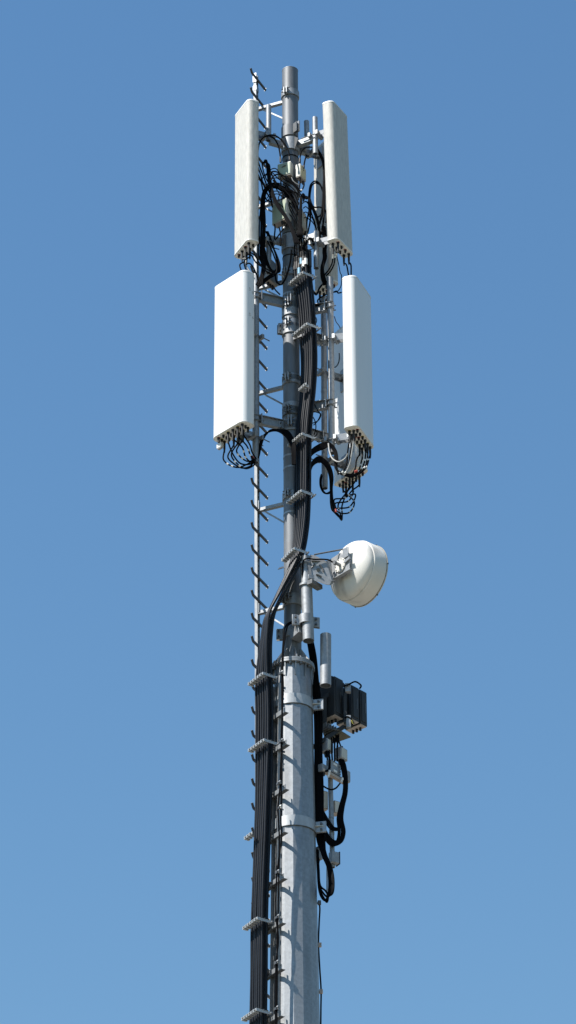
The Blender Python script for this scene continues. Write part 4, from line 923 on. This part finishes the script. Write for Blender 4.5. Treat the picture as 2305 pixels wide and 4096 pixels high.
for i in range(3):
    jumper([(3, 440 + 8 * i, 560 - 10 * i, -.2), (3, 490, 520 - 14 * i, -.19), (3, 540, 480 - 12 * i, -.17), (3, 590, 450 - 20 * i, -.16), (3, 610, 400 - 20 * i, -.15)], 'black jumper slanting up from the ladder behind the loops, %s from below' % n_[i], 'slanting jumpers near the ladder')
jumper([(2, 690, 1240, -.36), (2, 686, 1300, -.34), (2, 675, 1380, -.28), (2, 650, 1470, -.22), (3, 660, 500, -.18), (3, 630, 535, -.17), (3, 600, 520, -.16), (3, 585, 470, -.16), (3, 592, 420, -.16)], 'black jumper curling from feeder tops down round the pole', None, r=.010)
jumper([(3, 560, 540, -.16), (3, 585, 580, -.16), (3, 622, 618, -.16)], 'loose cable end hanging free beside the ladder bracket', None)
jumper([(3, 610, 450, -.12), (3, 640, 460, -.12), (3, 655, 475, -.11)], 'grey cable stub touching the pole', None, mt='grey_cable')
# main cables crossing in front of the boxes
for i in range(4):
    e = i * 9
    jumper([(2, 400 + e * 1.2, 345 - (18 if i > 1 else 0), -.22), (2, 418 + e * .5, 310 + e, -.22), (2, 432 + e, 360, -.23), (2, 440 + e, 450, -.24), (2, 455 + e, 560, -.26), (2, 490 + e, 690, -.28), (2, 545 + e * 1.1, 800, -.3), (2, 610 + e, 890, -.32), (2, 660 + e, 980, -.34), (2, 700 + e * 1.1, 1080, -.36), (2, 722 + e * 1.8, 1170, -.37)],
           'long black jumper crossing in front of the large green box, %s across' % n_[i], 'jumpers crossing the large green box', r=.009)
jumper([(2, 400, 345, -.22), (2, 390, 335, -.2), (2, 386, 350, -.2), (2, 400, 430, -.2), (2, 430, 510, -.2), (2, 460, 560, -.21)], 'thin black jumper folding back at the tops of the crossing jumpers', None, r=.007)
for i in range(3):
    e = i * 14
    jumper([(2, 340, 310 + e * 5, -.2), (2, 365 + e * .3, 390 + e * 5, -.2), (2, 400, 480 + e * 6, -.2), (2, 440, 590 + e * 5, -.2), (2, 475, 690 + e * 2, -.2), (2, 492, 800, -.2)], 'black jumper emerging behind the sunlit weathered panel toward the large box, %s from above' % n_[i], 'jumpers emerging behind the sunlit weathered panel')
for i, pl in enumerate(([(430, 310), (455, 380), (490, 470), (545, 560), (600, 600), (660, 630), (740, 650), (782, 690)], [(475, 470), (470, 450), (490, 432), (530, 432), (590, 462), (650, 510), (720, 580), (775, 650)], [(478, 520), (500, 480), (550, 458), (610, 478), (680, 540), (745, 610), (785, 670)], [(470, 580), (520, 575), (600, 610), (670, 680), (720, 760), (755, 850)], [(560, 740), (555, 700), (575, 660), (600, 635)], [(590, 745), (600, 690), (610, 650)], [(500, 520), (530, 560), (590, 620), (640, 615), (700, 630), (745, 720), (765, 760)], [(640, 490), (700, 540), (745, 590), (790, 640)])):
    jumper([(2, x, y, -.26 - .02 * (i % 3)) for x, y in pl], ['black jumper sweeping from the ladder side across to the pole, highest', 'black jumper arching beside the green box, outer arc', 'black jumper arching beside the green box, inner arc', 'black jumper drooping over the large box toward feeders', 'thin jumper rising from the large green box, outer', 'thin jumper rising from the large green box, inner', 'black jumper making a shallow S over the pole', 'black jumper slanting down under the green box'][i], 'jumpers tangled round the pole', r=RJ if i not in (4, 5) else .006)
# arcs into the tops of the boxes
jumper([(2, 342, 300, -.2), (2, 343, 210, -.2), (2, 368, 115, -.2), (2, 430, 62, -.2), (2, 500, 80, -.21), (2, 548, 150, -.22), (2, 570, 240, -.23), (2, 578, 335, -.23)], 'black jumper arching into the near top corner of the green box', 'jumpers arching over the boxes', r=.009, tail_boot=True)
jumper([(2, 430, 66, -.2), (2, 470, 52, -.2), (2, 530, 62, -.21), (2, 590, 110, -.22), (2, 640, 180, -.23), (2, 665, 250, -.24), (2, 672, 312, -.24)], 'black jumper with the longest arch, ending in the middle of the green box top', 'jumpers arching over the boxes', r=.009, tail_boot=True)
jumper([(2, 905, 178, -.1), (2, 850, 180, -.16), (2, 805, 205, -.2), (2, 782, 260, -.22), (2, 775, 335, -.22)], 'black jumper dropping into the cream box from the pipe stub', 'jumpers arching over the boxes', r=.009, tail_boot=True)
jumper([(2, 845, 262, -.05), (2, 830, 310, -.1), (2, 822, 350, -.12), (2, 815, 395, -.14)], 'short black jumper into the yellow face of the cream box', 'jumpers arching over the boxes', r=.009, tail_boot=True)
for i, pl in enumerate(([(576, 478), (578, 520), (582, 570), (580, 600)], [(775, 485), (778, 530), (775, 570), (770, 610)], [(815, 530), (820, 570), (805, 610), (790, 625)], [(515, 975), (520, 1020), (515, 1080), (512, 1130)], [(560, 1005), (572, 1050), (578, 1110), (575, 1200)], [(640, 970), (600, 1030), (550, 1100), (520, 1140)], [(690, 490), (710, 530), (750, 560), (780, 570)])):
    jumper([(2, x, y, -.22) for x, y in pl], ['short jumper hanging from the green box', 'short jumper hanging from the cream box', 'short jumper hooked under the yellow face', 'short jumper hanging below the large green box corner', 'jumper hanging straight below the large green box', 'jumper slanting below the large green box', 'thin pale cable under the green box'][i], 'short jumpers under the boxes', mt='grey_cable' if i == 6 else 'jumper', r=.005 if i == 6 else RJ, tape=[(.25, 'tag_white')] if i == 5 else None)
q = P(2, 785, 625, -.27); t5 = MB().bar(P(2, 768, 628, -.27), P(2, 800, 620, -.27), .016, .016, ZU).build('cable_tag', M['tag_white']); tag(t5, 'white tag where jumpers gather on the pole', 'tag')
tn_ = ['highest', 'second', 'third', 'fourth', 'fifth', 'sixth', 'seventh', 'lowest']
for i in range(8):
    x0, y0 = 440 + rnd.uniform(-40, 40), 420 + i * 45; y1 = 620 + i * 55 + rnd.uniform(-20, 20); sg = rnd.uniform(20, 90)
    jumper([(2, x0 - 40, y0 + 60, -.2), (2, x0, y0, -.2), (2, x0 + 60, y0 - rnd.uniform(5, 40), -.21), (2, x0 + 150, y0 + sg, -.22), (2, 680, (y0 + y1) / 2 + sg * .4, -.2), (2, 735, y1 - 20, -.2), (2, 765, y1 + 60, -.22)],
           'thin black jumper strung loosely from the ladder side to the pole, %s of eight' % tn_[i], 'thin jumpers strung across to the pole', r=.0058)
for i in range(4):
    jumper([(2, 805 + 6 * i, 760 + 50 * i, -.2), (2, 840, 740 + 55 * i, -.18), (2, 880 + 8 * i, 800 + 50 * i, -.15), (2, 905 + 10 * i, 880 + 40 * i, -.13), (2, 935 + 8 * i, 960 + 35 * i, -.12)],
           'thin black jumper strung from the central bunch to the bright panel back, %s from above' % n_[i], 'thin jumpers strung toward the bright panel back', r=.0058)
# bundle of thin jumpers down to the feeders
for i in range(6):
    e = (i - 2.5) * 7; ft = feeder_top[(i, 0)]
    jumper([(2, 835 - i * 4, 690 + i * 10, -.26), (2, 812, 660 + i * 4, -.27), (2, 795 + e * .5, 690, -.28), (2, 786 + e * .5, 780, -.3), (2, 780 + e * .7, 900, -.31), (2, 781 + e * .7, 1020, -.33), (2, 775 + e * 1.6, 1100, -.34), ft + Vector((0, 0, .34)), ft + Vector((0, 0, .12)), ft],
           'black jumper with pale sheen in the central bunch above feeders, %s across' % n_[i], 'central bunch of jumpers above the feeders', r=.0075)
for i in range(4):
    ft = feeder_top[(i, 1)]
    jumper([(2, 815 + i * 8, 700 + 5 * i, -.2), (2, 850 + i * 8, 690 + 5 * i, -.2), (2, 880 + i * 5, 755, -.2), (2, 915 + i * 6, 840, -.19), (2, 945 + i * 6, 920, -.17), (2, 965 + i * 5, 1000, -.14), (2, 975 + i * 4, 1090, -.1), (2, 985 + 3 * i, 1200, -.05)],
           'black jumper falling from the pole to the leaning panel, %s across' % n_[i], 'jumpers falling toward the leaning panel', r=.009)
tagm = {(0, 0): 'tag_white', (1, 0): 'tag_white', (2, 0): 'tag_blue', (3, 0): 'tag_blue', (4, 1): 'tag_red', (5, 1): 'tag_red'}
for (i, j), ft in feeder_top.items():
    hh = .16 + .05 * ((i * 3 + j) % 3)
    t = thing('cable_connector', ft, 'ribbed black connector on the %s feeder top of the %s row' % (n_[i], 'outer' if j == 0 else 'inner'), 'connector', 'connectors topping the feeder cables')
    MB().tube([ft - ZU * .02, ft + ZU * hh * .5, ft + ZU * hh * .55, ft + ZU * hh], [.0195, .0195, .015, .012], 10).build('sleeve', M['boot'], t)
    mb = MB()
    for q in range(4): mb.lathe(ft + ZU * (hh * (.55 + .11 * q)), ZU, [(0, .011), (0, .019), (.008, .019), (.008, .011)], 12)
    mb.build('ribs', M['boot'], t)
    if (i, j) in tagm:
        mt = tagm[(i, j)]; z0 = -.02 if (i + j) % 2 else .03
        MB().cyl(ft + ZU * (z0 - .04), ft + ZU * (z0 + .04), .0208, n=12).build('colour_tape', M[mt], t)
for i in range(4):
    ft = feeder_top[(i + 2, 1)]
    jumper([(2, 920 - i * 6, 1190, -.2), (2, 905 - i * 8, 1130 - i * 3, -.2), (2, 875 - i * 8, 1125 + i * 4, -.24), ft + Vector((.0, 0, .32)), ft + ZU * .1], 'short hooked jumper above the inner feeders, %s across' % n_[i], 'hooked jumpers above the feeders', r=.010, mt='grey_cable' if i == 3 else 'jumper')
# beside the panel behind the pole
for i, pl in enumerate(([(940, 190), (968, 235), (1005, 300), (1026, 420), (1022, 600), (1015, 750), (1000, 900), (965, 1010)], [(960, 200), (985, 240), (1020, 315), (1038, 450), (1034, 650), (1028, 800), (1020, 950), (1000, 1080)], [(878, 900), (868, 760), (872, 650), (890, 565), (930, 530), (975, 548), (1005, 600)], [(888, 880), (880, 740), (886, 640), (905, 570), (940, 548), (985, 570), (1015, 640)], [(835, 740), (880, 760), (930, 800), (985, 800), (1035, 825), (1052, 880), (1045, 960)], [(880, 800), (862, 880), (848, 960), (832, 1070)], [(895, 780), (890, 850), (882, 950), (858, 1070)], [(930, 880), (965, 900), (1010, 860), (1040, 830)])):
    jumper([(2, x, y, -.1 if i < 2 else -.05 + .02 * i * .5) for x, y in pl], ['thick black jumper running down beside the bright panel back, inner', 'thick black jumper running down beside the bright panel back, outer', 'hoop of black jumper before the bright panel back, outer', 'hoop of black jumper before the bright panel back, inner', 'black jumper waving across the bright panel back', 'black jumper falling between boxes and bright panel back', 'second jumper falling between boxes and bright panel back', 'black jumper crossing low over the bright panel back'][i], 'jumpers in front of the bright panel back', r=.0125 if i < 2 else .009)
for i in range(3):
    e = i * 12
    jumper([(2, 1010 + e, 1000, -.1), (2, 1025 + e, 1150, -.1), (2, 1020 + e, 1260, -.12), (3, 985 + e * .8, 310, -.14), (3, 965 + e * .6, 400, -.15), (3, 968 + e, 480, -.12), (3, 990 + e, 540, -.08)], 'thick black jumper behind the pipe stub beside the leaning panel, %s across' % n_[i], 'jumpers behind the pipe stub', r=.012)
gB = 'jumpers under the leaning weathered panel'
for i, (key, mid) in enumerate((('00', [(2, 1120, 1310), (2, 1110, 1380), (2, 1080, 1440), (2, 1035, 1500)]), ('10', [(2, 1145, 1300), (2, 1130, 1390), (2, 1095, 1460), (2, 1050, 1510)]), ('03', [(2, 1255, 1390), (2, 1280, 1500), (2, 1300, 1600)]), ('13', [(2, 1303, 1390), (2, 1308, 1490), (2, 1312, 1600)]))):
    h = hd(pB, key); y0 = h.y
    jumper([(z, x, y, y0 + (-.15 - y0) * (j + 1) / len(mid)) for j, (z, x, y) in enumerate(mid)], 'black jumper plugged under the leaning weathered panel, %s along' % n_[i], gB, head=h, tape=[(.35, 'tag_white'), (.42, 'tag_white')] if i < 2 else None)
jumper([(2, 1160, 1310, -.3), (2, 1180, 1400, -.25), (2, 1195, 1480, -.2), (3, 1132, 460, -.1), (3, 1128, 545, -.05), (3, 1100, 590, .0), (3, 1075, 600, .02)], 'thin black jumper curving down past the leaning panel', gB, r=.005)
for i, (key, mid) in enumerate((('00', [(3, 938, 660), (3, 942, 700)]), ('11', [(3, 965, 660), (3, 962, 690), (3, 930, 702), (3, 895, 705)]), ('03', [(3, 1085, 590), (3, 1105, 605), (3, 1130, 600)]))):
    h = hd(pF, key)
    jumper([(z, x, y, h.y - .05 * (j + 1)) for j, (z, x, y) in enumerate(mid)], 'black jumper plugged under the panel behind the pole, %s along' % n_[i], 'jumpers under the panel behind the pole', head=h)
for i in range(2):
    jumper([(3, 890, 540 + 10 * i, -.1), (3, 895, 580 + 10 * i, -.08), (3, 920, 610 + 10 * i, -.03), (3, 950, 560 + 8 * i, .05), (3, 985, 520, .1)], 'black jumper curling beside the feeders under the panel behind the pole, %s one' % n_[i], 'curls beside the feeders')
    jumper([(3, 895, 698 + 8 * i, -.1), (3, 945, 700 + 8 * i, -.1), (3, 985, 680 + 9 * i, -.1), (3, 1010, 655 + 8 * i, -.08)], 'black jumper lying along the upper channel arm, %s one' % n_[i], 'jumpers along the channel arm', r=.010)
# loose bits by the feeders and the pipes
for i, pl in enumerate(([(4, 838, 600), (4, 870, 590), (4, 900, 640), (4, 935, 710), (4, 960, 740), (4, 940, 790), (4, 890, 815)], [(4, 880, 740), (4, 910, 790), (4, 920, 850), (4, 905, 910)], [(4, 900, 830), (4, 930, 800), (4, 955, 750), (4, 955, 735), (4, 900, 715)], [(4, 895, 860), (4, 925, 880), (4, 925, 910), (4, 895, 935)])):
    jumper([(*a, -.24) for a in pl], ['thin cable curl beside the lower channel arm, largest', 'short curl hanging below the lower channel arm', 'curl folding back onto the feeders', 'smallest curl just above the feeder clamp'][i], 'thin curls beside the feeders', r=.006)
jumper([(18, 660, 480, -.2), (18, 700, 600, -.22), (18, 760, 680, -.26), (18, 790, 740, -.3)], 'thin wire from the pipe to the shaded white panel, upper', 'thin wires beside the pipe pair', r=.005)
jumper([(18, 768, 1300, -.2), (18, 770, 1430, -.16), (18, 745, 1540, -.1), (18, 690, 1610, -.05), (18, 650, 1620, -.03)], 'thin wire drooping behind the pipe pair, lower', 'thin wires beside the pipe pair', r=.006)
jumper([(18, 245, 500, -.2), (18, 265, 560, -.2), (18, 245, 640, -.22), (18, 205, 700, -.25)], 'thin wire loop between feeders and the upper arm', 'thin wires beside the pipe pair', r=.005)
# pen marks on the narrow side of the sunlit panel
cs = pC['w2']; H = pC['H']
def side_mark(zf_, strokes):
    mb = MB()
    for st in strokes: mb.tube([cs(pC['W'] / 2 + .0005, -.02 - a, zf_ + b) for a, b in st], .0022, 5)
    return mb.build('pen_mark', M['grey_ink'], pC['t'])
S = [(-.012, .028), (-.03, .034), (-.038, .024), (-.022, .014), (-.012, .004), (-.028, -.006), (-.04, .0)]
side_mark(zat(3, 372, 612, -.45) - pC['base'].z, [S, [(.022 + .012 * math.cos(t * .7), -.004 + .01 * math.sin(t * .7)) for t in range(10)], [(.022 + .011 * math.cos(t * .7), -.022 + .009 * math.sin(t * .7)) for t in range(10)]])
side_mark(zat(3, 372, 822, -.45) - pC['base'].z, [S, [(.03, .016), (.018, .004), (.014, -.012), (.024, -.02), (.034, -.012), (.026, -.002), (.016, -.008)]])

q = P(6, 412, 615, -.05)
MBs = MB().prism([P(6, 388, 628, -.06), P(6, 405, 610, -.06), P(6, 438, 600, -.04), P(6, 442, 612, -.04), P(6, 412, 622, -.06)], (0, .012, 0))
tag(MBs.build('bent_strip', M['bright']), 'little bent white metal strip sticking out from the pole above the cable bend', 'strip')
